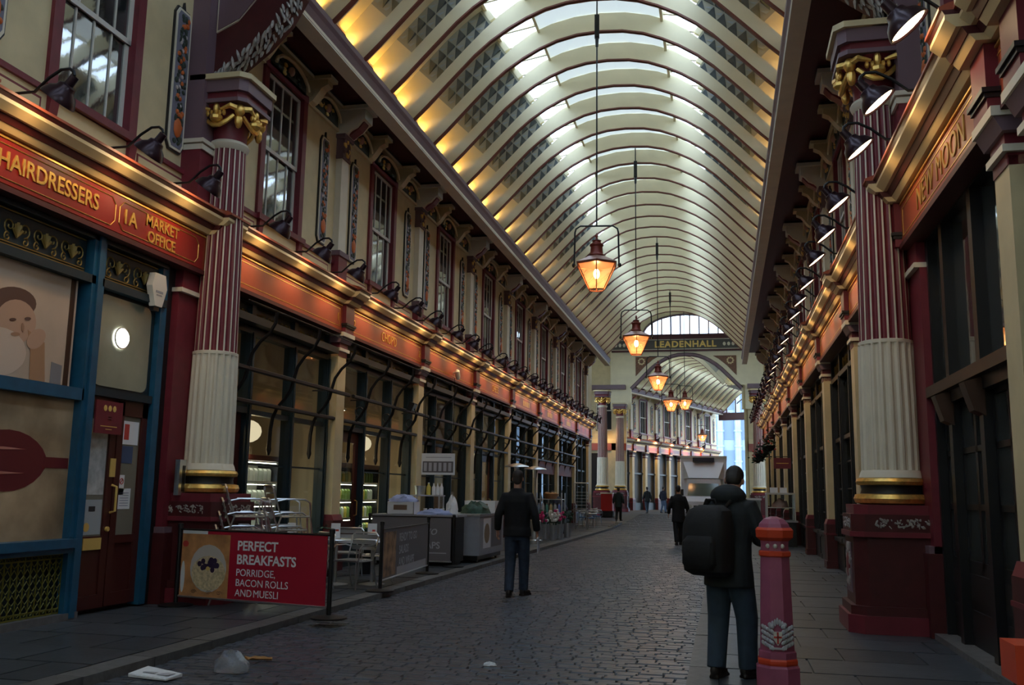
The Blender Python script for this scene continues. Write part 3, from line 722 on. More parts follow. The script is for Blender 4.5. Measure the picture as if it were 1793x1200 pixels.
a = MB(); a.box(-4.2, ey, 8.5, 4.2, ey+.2, 9.2, 0)
for i in range(-4, 5): a.box(i*.85-.05, ey, 9.2, i*.85+.05, ey+.1, pz(i*.85), 1)
a.tube([(x, ey+.05, pz(x)-.55) for x in xs[3:-3]], .06, 5, 1); part('end_gable', a, [mauve, mauve], fc)
a = MB(); a.strip([(x, z) for x, z in [(3.82, 9.1), (5.2, 9.1), (5.2, 5), (5.2, 0)]], 'y', 1, 23); part('wall_side', a, cream, fc)
# blue-grey steel office building outdoors
ofm = mat('blue_grey_steel', (.36, .46, .58), .35, .2, var=.15, vscale=.6); ofd = mat('blue_glass', (.20, .28, .37), .25)
t = thing('office_building', 'blue-grey steel office building with service pipes, outdoors beyond the far nave', 'building', (6, 128, 0))
a = MB(); a.box(-16, 0, 0, 16, 6, 17); part('facade', a, ofm, t)
for i in range(14):
    a = MB(); a.lathe([(.45, 0), (.45, 17)], 10, (-15.5+i*2.3, -.4, 0)); 
    for z in range(1, 9): a.lathe([(.55, z*2), (.55, z*2+.25)], 10, (-15.5+i*2.3, -.4, 0))
    part('service_pipe', a, ofm, t, smooth=True)
wm = MB(); wm.box(-.75, -.08, 0, .75, 0, 2.6); wm = wm.mesh('window_panel', ofd)
for i in range(13):
    for j in range(4): ob('window_panel', wm, t, (-14.35+i*2.3, 0, 1+j*4.0))
# ================================================================== SHOPFRONTS
def scroll(a, cx_, cz_, r, turns, sgn, a0, m_=0, v=0.02, rad=.009):
    pts = []
    for i in range(15):
        t_ = i/14; an = a0+sgn*t_*turns*2*PI; rr = r*(1-.82*t_); pts.append((v, cx_+rr*math.cos(an), cz_+rr*math.sin(an)))
    a.tube(pts, rad, 4, m_, False)
def ironwork(wd, h=.42):
    a = MB(); n = max(1, int(wd/.42)); s = wd/n
    for i in range(n):
        c = s*(i+.5)
        for sg in (-1, 1):
            scroll(a, c+sg*s*.25, h*.56, s*.2, 1.3, sg, -PI/2); scroll(a, c+sg*s*.3, h*.25, s*.12, 1.1, -sg, PI/2)
        for f in (-.5, -.25, 0, .25, .5): a.tube([(.02, c, h*.3), (.03, c+.09*math.sin(f*2), h*.3+.17*math.cos(f*2))], [.012, .02], 4, 0)
    for z in (.02, h-.02, h*.12): a.box(.01, 0, z-.006, .025, wd, z+.006)
    return a.mesh('ironwork', goldd)
goldd = mat('dull_gilt_iron', (.22, .15, .035), .5, .4)
intw = mat('shop_interior_cream', (.36, .29, .19), .7); intf = mat('shop_floor_wood', (.12, .07, .04), .6)
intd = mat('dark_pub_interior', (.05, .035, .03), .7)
def room(depth, y0, y1, z1, floor_m=1):
    a = MB(); x0 = -depth
    a.add([(x0, y0, 0), (0, y0, 0), (0, y1, 0), (x0, y1, 0)], [(0, 1, 2, 3)], 1)
    a.add([(x0, y0, z1), (0, y0, z1), (0, y1, z1), (x0, y1, z1)], [(3, 2, 1, 0)], 0)
    a.add([(x0, y0, 0), (x0, y1, 0), (x0, y1, z1), (x0, y0, z1)], [(0, 1, 2, 3)], 0)
    a.add([(x0, y0, 0), (0, y0, 0), (0, y0, z1), (x0, y0, z1)], [(3, 2, 1, 0)], 0)
    a.add([(x0, y1, 0), (0, y1, 0), (0, y1, z1), (x0, y1, z1)], [(0, 1, 2, 3)], 0)
    return a
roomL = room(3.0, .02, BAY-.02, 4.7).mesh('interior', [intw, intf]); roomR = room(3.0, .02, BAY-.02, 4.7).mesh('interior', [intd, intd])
US = [.26, 1.72, 3.30, 4.80]
meshcache = {}
def bx(name, m_, *b):
    k = (name, m_.name)+tuple(round(q, 3) for q in b)
    if k not in meshcache: meshcache[k] = MB().box(*b).mesh(name, m_)
    return meshcache[k]
iwk = [ironwork(US[i+1]-US[i]-.14) for i in range(3)]
doorm = mat('dark_red_door', (.06, .012, .010), .4); oak = mat('dark_oak', (.05, .022, .012), .45)
def shopfront(side, k, label, fm, door=None):
    y = Y0+BAY*k
    t = tag(ob('shopfront', None, None, (XL, y, PV) if side == 'L' else (XR, y+BAY, PV), 0 if side == 'L' else PI), label, 'shopfront', 'shopfronts along the %s side' % ('left' if side == 'L' else 'right'))
    for u in US:
        ob('mullion', bx('mullion', fm, -.09, -.07, 0, .09, .07, 4.56), t, (0, u, 0)); ob('mullion_bead', bx('mullion_bead', fm, .09, -.03, .75, .12, .03, 4.05), t, (0, u, 0))
    for z in (4.02, 4.5): ob('transom', bx('transom', fm, -.08, US[0], 0, .1, US[3], .1), t, (0, 0, z))
    ob('stall_riser', bx('stall_riser', fm, -.08, US[0], 0, .08, US[3], .62), t)
    for i in range(3):
        u0, u1 = US[i]+.07, US[i+1]-.07
        if door != i:
            ob('riser_panel', bx('riser_panel', fm, .08, u0+.1, .12, .1, u1-.1, .54), t); ob('sill', bx('sill', fm, -.08, u0, .62, .16, u1, .7), t)
            ob('transom', bx('transom', fm, -.05, u0, 0, .06, u1, .08), t, (0, 0, 2.72))
            ob('glazing_bar', bx('glazing_bar', fm, -.02, u0, 0, .02, u1, .03), t, (0, 0, 1.9 if side == 'L' else 1.7))
            if side == 'R':
                for z in (1.15, 2.25): ob('glazing_bar', bx('glazing_bar', fm, -.02, u0, 0, .02, u1, .03), t, (0, 0, z))
                ob('glazing_bar', bx('glazing_bar', fm, -.02, -.02, .7, .02, .02, 2.72), t, (0, (u0+u1)/2, 0))
            for z0, z1 in ((.7, 2.72), (2.8, 4.02)): ob('glass_pane', bx('glass_pane', glass, -.006, u0, z0, .006, u1, z1), t)
        else:
            d = ob('door', bx('door', doorm, -.05, u0, 0, .0, u1, .9), t); a = MB()
            a.box(-.05, u0, .9, 0, u0+.16, 2.5); a.box(-.05, u1-.16, .9, 0, u1, 2.5); a.box(-.05, u0, 2.5, 0, u1, 2.72); part('door_stile', a, doorm, d)
            ob('door_glass', bx('door_glass', glass, -.03, u0+.16, .9, -.02, u1-.16, 2.5), d)
            a = MB(); a.tube([(.0, u1-.1, 1.0), (.06, u1-.1, 1.02), (.06, u1-.1, 1.3), (0, u1-.1, 1.32)], .012, 6); part('door_handle', a, gold, d)
            ob('transom', bx('transom', fm, -.05, u0, 0, .1, u1, .1), t, (0, 0, 2.72)); ob('glass_pane', bx('glass_pane', glass, -.006, u0, 2.82, .006, u1, 4.02), t)
        ob('frieze_panel', bx('frieze_panel', fm, -.05, u0, 4.12, .0, u1, 4.5), t); ob('ironwork', iwk[i], t, (.0, u0, 4.1))
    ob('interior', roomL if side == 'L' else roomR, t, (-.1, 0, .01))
    return t
names_l = ['teal framed cafe shopfront next to the near left column, stacked chairs before it', 'teal framed salad shopfront under the fascia numbered 2', 'teal framed shopfront with the hanging menu board', 'teal framed shopfront with orange lamp shapes in its window', 'teal framed shopfront with a zigzag patterned pane behind the walking man', 'shopfront with a bright round light in its upper pane', 'shopfront behind the distant bistro chairs', 'last shopfront on the left before the crossing column']
for k in range(8): shopfront('L', k, names_l[k], teal, 0 if k in (0, 1) else (1 if k == 3 else None))
names_r = ['black pub shopfront just beyond the near right column', 'black shopfront second beyond the near right column', 'black shopfront behind the glass display cabinet', 'black shopfront with the small projecting red sign', 'black shopfront fifth beyond the right column', 'black shopfront sixth beyond the right column', 'black shopfront under the hanging baskets', 'last black shopfront on the right before the crossing']
for k in range(8): shopfront('R', k, names_r[k], blackp)
# small pale red lower windowed fronts in left bays 5-6 (brick red panels below the upper lights)
brickp = mat('dusty_red_panel', (.20, .07, .06), .6)
for k in (5, 6):
    o = put('L', 'red_panel', bx('red_panel', brickp, .08, .4, 2.35+PV, .13, 4.7, 2.85+PV), Y0+BAY*k)
# ---------------------------------------------------------------- near right pub front (bay -1)
y = Y0-BAY
t = tag(ob('shopfront', None, None, (XR, Y0, PV), PI), 'black panelled pub front with tall reflecting windows at the right edge', 'shopfront', 'shopfronts along the right side')
fm = blackp
for u in (.62, 1.35, 2.6, 3.75, 4.78): ob('mullion', bx('mullion', fm, -.09, -.07, 0, .12, .07, 4.6), t, (0, u, 0))
for z in (2.55, 4.52): ob('transom', bx('transom', fm, -.08, .6, 0, .12, 4.8, .12), t, (0, 0, z))
ob('cill_moulding', bx('cill_moulding', oak, .0, .6, 2.67, .2, 4.8, .12+2.67), t)
for u0, u1 in ((.69, 1.28), (1.42, 2.53), (2.67, 3.68), (3.82, 4.71)):
    ob('glass_pane', bx('glass_pane', upglass, -.01, u0, 2.79, .01, u1, 4.52), t)
    ob('stall_riser', bx('stall_riser', fm, -.06, u0, 0, .03, u1, .85), t); ob('riser_panel', bx('riser_panel', fm, .03, u0+.1, .15, .05, u1-.1, .42), t); ob('riser_panel', bx('riser_panel', fm, .03, u0+.1, .5, .05, u1-.1, .78), t)
    m2 = (u0+u1)/2
    for a0, a1 in ((u0, m2), (m2, u1)):
        for z0, z1 in ((.9, 1.42), (1.48, 2.0), (2.06, 2.5)): ob('small_pane', bx('small_pane', upglass, -.01, a0+.04, z0, .008, a1-.04, z1), t)
        for z in (.85, 1.42, 2.0, 2.5): ob('glazing_bar', bx('glazing_bar', fm, -.03, a0, z, .03, a1, z+.06), t)
        ob('glazing_bar', bx('glazing_bar', fm, -.03, -.04, .85, .03, .04, 2.55), t, (0, a0, 0))
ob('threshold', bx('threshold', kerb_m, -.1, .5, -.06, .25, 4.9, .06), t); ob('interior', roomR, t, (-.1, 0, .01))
for u in (1.35, 2.6): 
    a = MB(); a.prism([(.1, 2.3), (.2, 2.35), (.28, 2.62), (.1, 2.67)], 'y', u-.1, u+.1); part('carved_bracket', a, oak, t)
# ---------------------------------------------------------------- near left shop (bay -1): hairdresser and market office
YS = Y0-BAY
t = tag(ob('shopfront', None, None, (XL+.08, 0, 0)), 'blue framed hairdresser window and market office door under a red sign', 'shopfront', 'shopfronts along the left side')
t_near = t
def bp2(name, m_, *b, parent=None): return ob(name, bx(name, m_, *b), parent or t)
bp2('post', blue, -.1, 9.72, .1, .1, 9.95, 4.62); bp2('post_bead', blue, .1, 9.79, .1, .13, 9.88, 4.62)
bp2('post', blue, -.1, 11.22, .1, .06, 11.36, 4.62); bp2('jamb', blackp, -.1, 11.36, .1, .02, 11.75, 4.62)
bp2('post', blue, -.1, 7.2, .1, .08, 7.4, 4.62)
bp2('transom', blue, -.08, 7.3, 2.6, .1, 9.75, 2.74); bp2('transom', teal, -.08, 7.3, 4.02, .1, 11.3, 4.12); bp2('transom', teal, -.08, 7.3, 4.56, .1, 11.3, 4.66); bp2('sill', blue, -.08, 7.3, .9, .2, 9.75, 1.0)
bp2('sill', blue, -.08, 7.3, .84, .14, 9.75, .9); bp2('plinth', kerb_m, -.1, 7.2, .05, .12, 9.95, .16)
for y0, y1 in ((7.35, 9.7), (9.97, 11.2)):
    bp2('frieze_panel', teal, -.06, y0, 4.12, 0, y1, 4.56); ob('ironwork', ironwork(y1-y0-.1), t, (.0, y0+.05, 4.13))
fro = mat('frosted_window_film', (.30, .20, .11), .5, var=.45, vscale=1.1, col2=(.45, .33, .2))
bp2('frosted_pane', fro, -.02, 7.4, 1.0, 0, 9.72, 2.6)
# round-ended red emblem on the frosted pane
a = MB(); pts = []
for i in range(25):
    an = PI*2*i/24; pts.append((8.72+.62*math.cos(an)*(1 if True else 0), 1.86+.33*math.sin(an)*(abs(math.sin(an))**.15)))
a.prism(pts, 'x', 0, .006); a.box(0, 9.3, 1.80, .0075, 9.7, 1.92)
emb = part('window_emblem', a, mat('maroon_film', (.12, .012, .016), .5), t)
a = MB()
for z in (1.99, 1.73): a.prism([(8.3, z), (8.65, z+.015), (9.0, z), (8.65, z-.015)], 'x', .006, .009)
part('emblem_highlight', a, mat('pink_film', (.5, .2, .15), .5), emb)
# poster in the upper window (flat print)
pos = bp2('poster', mat('poster_beige', (.52, .40, .30), .5, var=.12, vscale=1.5), -.03, 7.4, 2.74, -.01, 9.62, 4.02)
def blob(cy, cz, ry, rz_, x, m_, rot=0., sq=1.):
    a = MB(); pts = []
    for i in range(24):
        an = 2*PI*i/24; py, pz_ = ry*math.cos(an), rz_*math.sin(an); pts.append((cy+py*math.cos(rot)-pz_*math.sin(rot), cz+py*math.sin(rot)+pz_*math.cos(rot)))
    a.prism(pts, 'x', x, x+.002); return part('poster_print', a, m_, pos)
pskin = mat('print_skin', (.50, .31, .21), .5); phair = mat('print_hair', (.11, .055, .04), .5); pl2 = mat('print_light', (.60, .47, .37), .5); pshade = mat('print_shade', (.36, .2, .12), .5)
blob(8.62, 3.56, .34, .17, -.01, phair, .15); blob(8.68, 3.36, .30, .24, -.008, pskin, .2); blob(8.45, 3.0, .42, .26, -.006, pl2, .1)
a = MB(); a.prism([(8.86, 3.3), (9.14, 3.2), (9.2, 2.76), (8.95, 2.76), (8.93, 3.05)], 'x', -.006, -.004); part('poster_print', a, mat('print_arm', (.40, .22, .12), .5), pos)
blob(9.0, 3.22, .16, .1, -.004, pskin, .6)
for c in ((8.62, 3.37), (8.84, 3.42)): blob(c[0], c[1], .05, .018, -.004, phair, .2)
blob(8.68, 3.22, .07, .022, -.004, pshade, .15); blob(8.78, 3.31, .02, .05, -.004, pshade, .2)
a = MB(); a.prism([(9.28, 2.76), (9.46, 2.76), (9.46, 2.98), (9.28, 3.0)], 'x', -.006, -.004); part('poster_print', a, mat('print_grey', (.22, .21, .22), .5), pos)
bp2('poster_edge', oak, -.03, 9.5, 2.74, -.004, 9.58, 4.02)
# green-gold grille under the window
gr = bp2('grille_backing', teal, -.04, 7.4, .16, 0, 9.72, .84)
grm = mat('olive_gilt_iron', (.17, .16, .03), .5, .3)
a = MB()
for i in range(24):
    u = 7.42+i*.1
    a.box(.02, u-.006, .16, .035, u+.006, .84)
    for j in range(5):
        z = .24+j*.13
        a.tube([(.028, u, z), (.028, u+.05, z+.065), (.028, u+.1, z)], .006, 4, 0, False); a.tube([(.028, u, z), (.028, u+.05, z-.05), (.028, u+.1, z)], .006, 4, 0, False)
for z in (.17, .22, .78, .83): a.box(.02, 7.4, z-.008, .035, 9.72, z+.008)
part('iron_grille', a, grm, t)
# fanlight with round lamp behind
bp2('fanlight_frame', teal, -.03, 9.95, 2.7, .04, 11.24, 2.8)
a = MB(); R_ = []; 
for (cy, cz, a0) in ((11.0, 3.85, 0), (10.14, 3.85, PI/2), (10.14, 2.95, PI), (11.0, 2.95, 1.5*PI)):
    for i in range(5): R_.append((cy+.12*math.cos(a0+i*PI/8), cz+.12*math.sin(a0+i*PI/8)))
a.prism(R_, 'x', -.012, 0); part('fanlight_glass', a, mat('fanlight_pane', (.26, .27, .20), .25, var=.2, vscale=1.2), t)
a = MB(); a.box(-.05, 9.95, 2.8, -.02, 11.24, 4.02); part('fanlight_surround', a, teal, t)
lt = thing('round_wall_light', 'glowing round white lamp in the fanlight over the market office door', 'lamp', (XL+.1, 10.48, 3.47))
part('diffuser', MB().lathe([(.0, .05), (.1, .045), (.125, .02), (.13, 0)], 20, R=Matrix.Rotation(PI/2, 3, 'Y')), emis('round_lamp_white', (1, .97, .9), 9), lt, smooth=True)
part('lamp_rim', MB().lathe([(.13, 0), (.14, 0), (.14, .02), (.13, .02)], 20, R=Matrix.Rotation(PI/2, 3, 'Y')), steel, lt, smooth=True)
# double door with notices
dr = ob('door', None, t)
for y0, y1 in ((9.97, 10.58), (10.6, 11.22)):
    lf = bp2('door_leaf', doorm, -.06, y0, .14, -.03, y1, 1.0, parent=t)
    a = MB(); a.box(-.06, y0, 1.0, -.01, y0+.12, 2.68); a.box(-.06, y1-.12, 1.0, -.01, y1, 2.68); a.box(-.06, y0, 2.5, -.01, y1, 2.7); a.box(-.06, y0, .14, -.01, y1, .3); a.box(-.06, y0, .9, -.01, y1, 1.0); a.box(-.06, y0, .14, -.012, y0+.12, 1.0); a.box(-.06, y1-.12, .14, -.012, y1, 1.0); part('door_stile', a, doorm, lf)
    bp2('door_glass', mat('door_back_glass', (.20, .19, .15), .15), -.045, y0+.12, 1.0, -.035, y1-.12, 2.5, parent=lf)
COL.objects.unlink(dr); bpy.data.objects.remove(dr)
a = MB(); a.tube([(0, 10.56, 1.28), (.07, 10.56, 1.3), (.07, 10.56, 1.6), (0, 10.56, 1.62)], .016, 6); a.lathe([(.03, 0), (.03, .03)], 10, (-.01, 10.53, 1.08), R=Matrix.Rotation(PI/2, 3, 'Y')); a.box(-.01, 10.5, 1.72, .005, 10.6, 1.95); part('door_handle', a, goldp, t)
bp2('letter_plate', goldp, -.03, 10.1, .84, .0, 10.44, .98)
mapm = mat('notice_map', (.46, .46, .44), .6, var=.25, vscale=9); bluep = mat('blue_notice', (.05, .08, .16), .6); redn = mat('red_notice', (.5, .05, .04), .6)
def note(label, y0, z0, y1, z1, m_, extra=None):
    n = tag(part('paper_notice', MB().box(0, 0, 0, .004, y1-y0, z1-z0), m_, None, (XL+.08-.034, y0, z0)), label, 'notice', 'notices on the market office door'); return n
note('tall map notice on the left leaf of the market office door', 10.11, 1.5, 10.44, 2.42, mapm)
n = note('pale blue grey notice low on the left door leaf', 10.11, 1.02, 10.44, 1.44, mat('pale_notice', (.36, .40, .42), .6)); part('print', MB().box(.004, .08, .28, .006, .2, .34), darkv, n); part('print', MB().lathe([(.055, 0), (.055, .002)], 12, (.005, .06, .09), R=Matrix.Rotation(PI/2, 3, 'Y')), goldp, n)
n = note('white notice with a red block at the top of the right door leaf', 10.74, 2.14, 11.07, 2.44, offwh); part('print', MB().box(.004, .03, .06, .006, .13, .26), redn, n)
note('dark blue notice below the white and red one on the right door leaf', 10.74, 1.9, 10.98, 2.12, bluep)
n = note('no smoking notice on the right door leaf', 10.73, 1.5, 10.85, 1.75, offwh); a = MB(); a.tube([(.006, .06+.035*math.cos(i*PI/8), .17+.035*math.sin(i*PI/8)) for i in range(17)], .006, 4, 0, False); a.cbox((.006, .06, .17), (.004, .07, .01), 0, Matrix.Rotation(.8, 3, 'X')); part('print', a, redn, n)
n = note('white typed notice at handle height on the right door leaf', 10.74, 1.32, 11.0, 1.58, offwh)
for i in range(6): part('print', MB().box(.004, .04, .04+i*.032, .006, .22, .046+i*.032), bluep, n)
# maroon hanging board over the door
sg = thing('office_sign', 'maroon hanging board with a gilt crest beside the market office door', 'sign', (XL+.16, 10.0, 2.24))
part('board', MB().box(0, 0, 0, .02, .52, .4), maroon, sg)
a = MB()
for e in (-.09, 0, .09): a.ell((.022, .26+e, .31), (.004, .035, .04), 0, 8, 4)
for i in range(5): a.box(.02, .26-.02-.0*i, .2-.03*(i % 2), .024, .30, .208-.03*(i % 2))
a.box(.02, .1, .085, .024, .42, .095); a.box(.02, .2, .05, .024, .32, .058); part('crest_print', a, goldp, sg)
# intercom and alarm box
ic = thing('intercom', 'grey intercom panel on the pier right of the market office door', 'intercom', (XL+.28, 11.62, 1.5)); part('case', MB().box(0, 0, 0, .07, .16, .48), steel, ic); part('keypad', MB().box(.07, .07, .05, .075, .14, .4), blackp, ic)
al = thing('alarm_box', 'white hexagonal alarm box on the blue frame above the door', 'alarm', (XL+.16, 11.0, 4.18))
hexp = [(-.17, .06), (-.12, .24), (.12, .24), (.17, .06), (.08, -.2), (-.08, -.2)]
part('case', MB().prism(hexp, 'x', 0, .09), white, al); part('print', MB().box(.09, -.08, -.02, .093, .08, .01).box(.09, -.06, -.06, .093, .06, -.04), greym, al); part('sounder', MB().box(.0, -.06, -.26, .06, .06, -.2), blackp, al)
# sign lettering on the near fascia
ob('leak_block', bx('leak_block', blackp, -.5, 7.0, 0, -.12, 12.3, 4.7), t_near)  # hidden black backing added to stop sky light leaking under the door
fx = XL+.31
goldd2 = mat('dull_gilt', (.42, .27, .07), .5, .3)  # darker, duller gilt than the other lettering
for nm_, me_ in [('shop_pilaster', plow), ('fascia_block', pblk)]+cornb:
    o = ob(nm_, me_, walls['R'], (XR-.02, 7.93, PV if nm_ == 'shop_pilaster' else 0), PI)
    if nm_ == 'shop_pilaster': ob('pilaster_plinth', pbase, o); ob('pilaster_cap', pcap, o, (0, 0, -PV))
RT = (PI/2, 0, PI/2); RTR = (PI/2, 0, -PI/2)
o = ob('sign_red_board', bx('sign_red_board', mat('deep_red_sign', (.24, .012, .012), .35), .3, .24, 4.70, .312, BAY-.3, 5.16), walls['L'], (XL, YS, 0))
text('sign_lettering', 'HAIRDRESSERS', .27, gold, walls['L'], (XL+.318, 8.72, 4.94), RT, .006, bold=.004, sx=.92)
text('sign_lettering', '1A', .26, gold, walls['L'], (XL+.318, 10.15, 4.93), RT, .006, bold=.004)
text('sign_lettering', 'MARKET', .21, gold, walls['L'], (XL+.318, 10.86, 5.02), RT, .006, bold=.003, sx=.95); text('sign_lettering', 'OFFICE', .21, gold, walls['L'], (XL+.318, 10.86, 4.82), RT, .006, bold=.003, sx=.95)
a = MB()
for y0, y1 in ((7.45, 9.86), (9.94, 11.75)):
    P_ = [(y0+.08, 4.75), (y1-.08, 4.75), (y1, 4.83), (y1, 5.03), (y1-.08, 5.11), (y0+.08, 5.11), (y0, 5.03), (y0, 4.83), (y0+.08, 4.75)]
    a.tube([(0, p[0], p[1]) for p in P_], .007, 4, 0, False)
part('gilt_border', a, gold, walls['L'], (XL+.316, 0, 0))
text('sign_lettering', '1', .22, gold, walls['L'], (XL+.306, Y0+BAY-.42, 4.93), RT, .004); text('sign_lettering', '2', .22, gold, walls['L'], (XL+.306, Y0+BAY+.42, 4.93), RT, .004)
text('sign_lettering', "CHOP'D", .30, gold, walls['L'], (XL+.306, Y0+BAY*1.5-.05, 4.94), RT, .004, sx=.9); text('sign_lettering', '2', .22, gold, walls['L'], (XL+.306, Y0+2*BAY-.42, 4.93), RT, .004)
text('sign_lettering', 'CHEESE', .30, gold, walls['L'], (XL+.306, Y0+BAY*3.5, 4.94), RT, .004, sx=.9)
for k in (4, 5, 6):
    a = MB()
    for i in range(7): a.box(0, -.6+i*.18, -.1, .005, -.6+i*.18+.1, .1)
    part('gilt_lettering', a, gold, walls['L'], (XL+.303, Y0+BAY*(k+.5), 4.93))
text('sign_lettering', 'NEW MOON', .36, goldd2, walls['R'], (XR-.306, 9.9, 4.93), RTR, .006, sx=1.0, spacing=1.1)
# ================================================================== SHOP INTERIOR THINGS
globe_m = emis('globe_glow', (1, .78, .5), .7); downl = emis('downlight_glow', (1, .85, .65), 14); strip_m = emis('shelf_strip_glow', (1, .93, .7), 6)
def pendant(k, u, v, z, r, label, pw=14):
    t = thing('pendant_lamp', label, 'lamp', (XL-v, Y0+BAY*k+u, z), 0, 'pendant lamps inside the left shops')
    part('globe', MB().ell((0, 0, 0), (r, r, r*.85), 0, 14, 8), globe_m, t, smooth=True); part('cord', MB().tube([(0, 0, r*.8), (0, 0, 4.65-z)], .008, 5), blackp, t)
    plight('pendant_bulb', (0, 0, -r-.12), pw*.36, (1, .68, .36), .12, t)
pendant(0, 3.3, .75, 2.62, .24, 'large dim globe lamp inside the near left cafe', 26); pendant(1, 1.25, .6, 2.5, .13, 'small orange globe lamp inside the salad shop', 18); pendant(1, 3.9, .8, 2.7, .22, 'large globe lamp inside the salad shop', 26)
pendant(2, 2.5, 1.5, 3.0, .16, 'globe lamp inside the shop behind the menu board', 16); pendant(3, 1.2, .8, 2.9, .17, 'orange lamp in the left pane of the fourth left shop', 14); pendant(3, 2.6, .8, 3.0, .2, 'orange lamp in the middle pane of the fourth left shop', 14); pendant(3, 4.0, .8, 2.85, .2, 'orange lamp in the right pane of the fourth left shop', 14)
pendant(5, 2.0, .6, 3.3, .2, 'bright round light in the upper pane of the sixth left shop', 22); pendant(6, 2.5, 1.2, 3.0, .18, 'globe lamp inside the seventh left shop', 16); pendant(7, 2.5, 1.2, 3.0, .18, 'globe lamp inside the last left shop', 16); pendant(4, 2.5, 1.5, 3.1, .16, 'globe lamp inside the fifth left shop', 12)
t = thing('wall_lantern', 'warm rectangular lamp beside the cafe door behind the near left column', 'lamp', (XL-.35, Y0+.75, 2.35)); part('shade', MB().box(-.07, -.07, 0, .07, .07, .42), emis('warm_box_glow', (1, .66, .3), 5), t); part('bracket', MB().box(-.02, -.02, .42, .02, .02, 2.2), blackp, t)
pkm = [mat('packet_%s' % n, c, .5) for n, c in (('white', (.6, .62, .58)), ('yellow', (.6, .5, .1)), ('green', (.2, .32, .08)), ('pale', (.5, .55, .5)))]
def packet(m_):
    a = MB(); a.prism([(-.07, 0), (.07, 0), (.07, .2), (.04, .24), (-.04, .24), (-.07, .2)], 'y', -.055, .055); return a.mesh('food_packet', m_)
pks = [packet(m_) for m_ in pkm]
def shelfunit(k, u, v, label, wd, zs, pal):
    t = thing('display_shelf', label, 'shelf', (XL-v, Y0+BAY*k+u, PV+.012), 0, 'lit display shelves inside the left shops')
    part('back_panel', MB().box(-.3, -wd/2, 0, -.26, wd/2, 2.1), white, t)
    for z in zs: part('shelf', MB().box(-.26, -wd/2, z-.03, .16, wd/2, z), steel, t)
    for s in (-1, 1): part('side_panel', MB().box(-.3, s*wd/2-.02, 0, .16, s*wd/2+.02, 2.1), blackp, t)
    for z in zs: part('strip_light', MB().box(.1, -wd/2+.05, z+.33, .14, wd/2-.05, z+.345), strip_m, t)
    part('header', MB().box(-.3, -wd/2, 2.02, .2, wd/2, 2.12), doorm, t)
    for z in zs:
        n = int(wd/.17)
        for i in range(n):
            y_ = -wd/2+.12+i*(wd-.24)/max(1, n-1)
            c = random.choice(pal); cn = ['white', 'yellow', 'green', 'pale'][c]
            o = ob('food_packet', pks[c], None, (XL-v-.02, Y0+BAY*k+u+y_, PV+.012+z)); tag(o, '%s food packet on the lit shelf in the %s shop' % (cn, ['first', 'second', 'third', 'fourth'][k]), 'packet', 'food packets on the shop shelves')
shelfunit(0, 3.9, .95, 'lit white goods shelf inside the near left cafe', 1.5, (.45, .85, 1.25, 1.65), (0, 0, 3))
shelfunit(1, 2.95, .95, 'lit salad shelf in the middle window of the second left shop', 1.3, (.5, .9, 1.3, 1.7), (1, 2, 3, 2)); shelfunit(1, 4.38, .95, 'lit salad shelf in the right window of the second left shop', 1.3, (.5, .9, 1.3, 1.7), (1, 2, 3, 2))
shelfunit(3, 2.5, 1.2, 'lit yellow goods shelf inside the fourth left shop', 3.0, (.8, 1.2, 1.6), (1, 1, 0))
for i, (k, u) in enumerate(((1, 1.2), (1, 2.3), (1, 3.6))):
    t = thing('downlight', 'bright ceiling downlight inside the salad shop, %s of three' % ('nearest', 'middle', 'farthest')[i], 'lamp', (XL-.7, Y0+BAY*k+u, 3.35)); part('lens', MB().lathe([(.09, 0), (.09, .01)], 12), downl, t); part('stem', MB().tube([(0, 0, .01), (0, 0, 1.4)], .012, 5), white, t); part('bezel', MB().lathe([(.09, 0), (.12, .0), (.12, .05), (.0, .06)], 12), white, t)
# ================================================================== AWNING FRAMES of black iron along the left shops
arm = MB(); 
P_ = [(.86, 4.3), (.84, 4.12), (.76, 3.97), (.60, 3.83), (.48, 3.66), (.42, 3.45), (.38, 3.28), (.28, 3.12), (.15, 2.98), (.07, 2.8), (.04, 2.6), (.03, 2.3)]
arm.tube([(v, 0, z) for v, z in P_], [.03, .03, .028, .028, .03, .034, .034, .03, .03, .034, .036, .04], 6); arm.tube([(.03, 0, 2.36), (.03, 0, 2.26), (.03, 0, 2.16)], [.03, .05, .015], 6); armm = arm.mesh('curved_arm', iron, True)
cur = MB(); cur.tube([(.18+.09*math.cos(i*.55), 0, 3.2+.09*math.sin(i*.55)) for i in range(9)], .016, 5); curm = cur.mesh('curl', iron, True)
r1 = MB().tube([(0, .1, 0), (0, BAY-.1, 0)], .04, 6).mesh('rail', iron); r2 = MB().tube([(.0, 0, 0), (.38, 0, 0)], .015, 5).mesh('tie_rod', iron); r3 = MB().tube([(.3, .0, 0), (.3, BAY, 0)], .012, 5).mesh('thin_rod', iron)
aw_l = ['first', 'second', 'third', 'fourth', 'fifth', 'sixth', 'seventh']
for k in range(7):
    t = thing('awning_frame', 'black iron awning frame with curved arms on the %s left shop past the near column' % aw_l[k], 'awning frame', (XL, Y0+BAY*k, 0), 0, 'iron awning frames along the left shops')
    for u in (.9, 2.5, 4.1):
        ob('curved_arm', armm, t, (.05, u, 0))
        if k: ob('curl', curm, t, (.09, u+.06, 0))
    ob('tie_rod', r2, t, (.09, .9, 3.43)); ob('tie_rod', r2, t, (.09, 4.1, 3.43))
    for v_, z in ((.47, 3.43), (.21, 2.97)): ob('rail', r1, t, (v_, 0, z))
    ob('thin_rod', r3, t, (.61, 0, 4.3))
    ob('awning_box', bx('awning_box', iron, .1, .3, 4.22, .3, BAY-.3, 4.34), t)
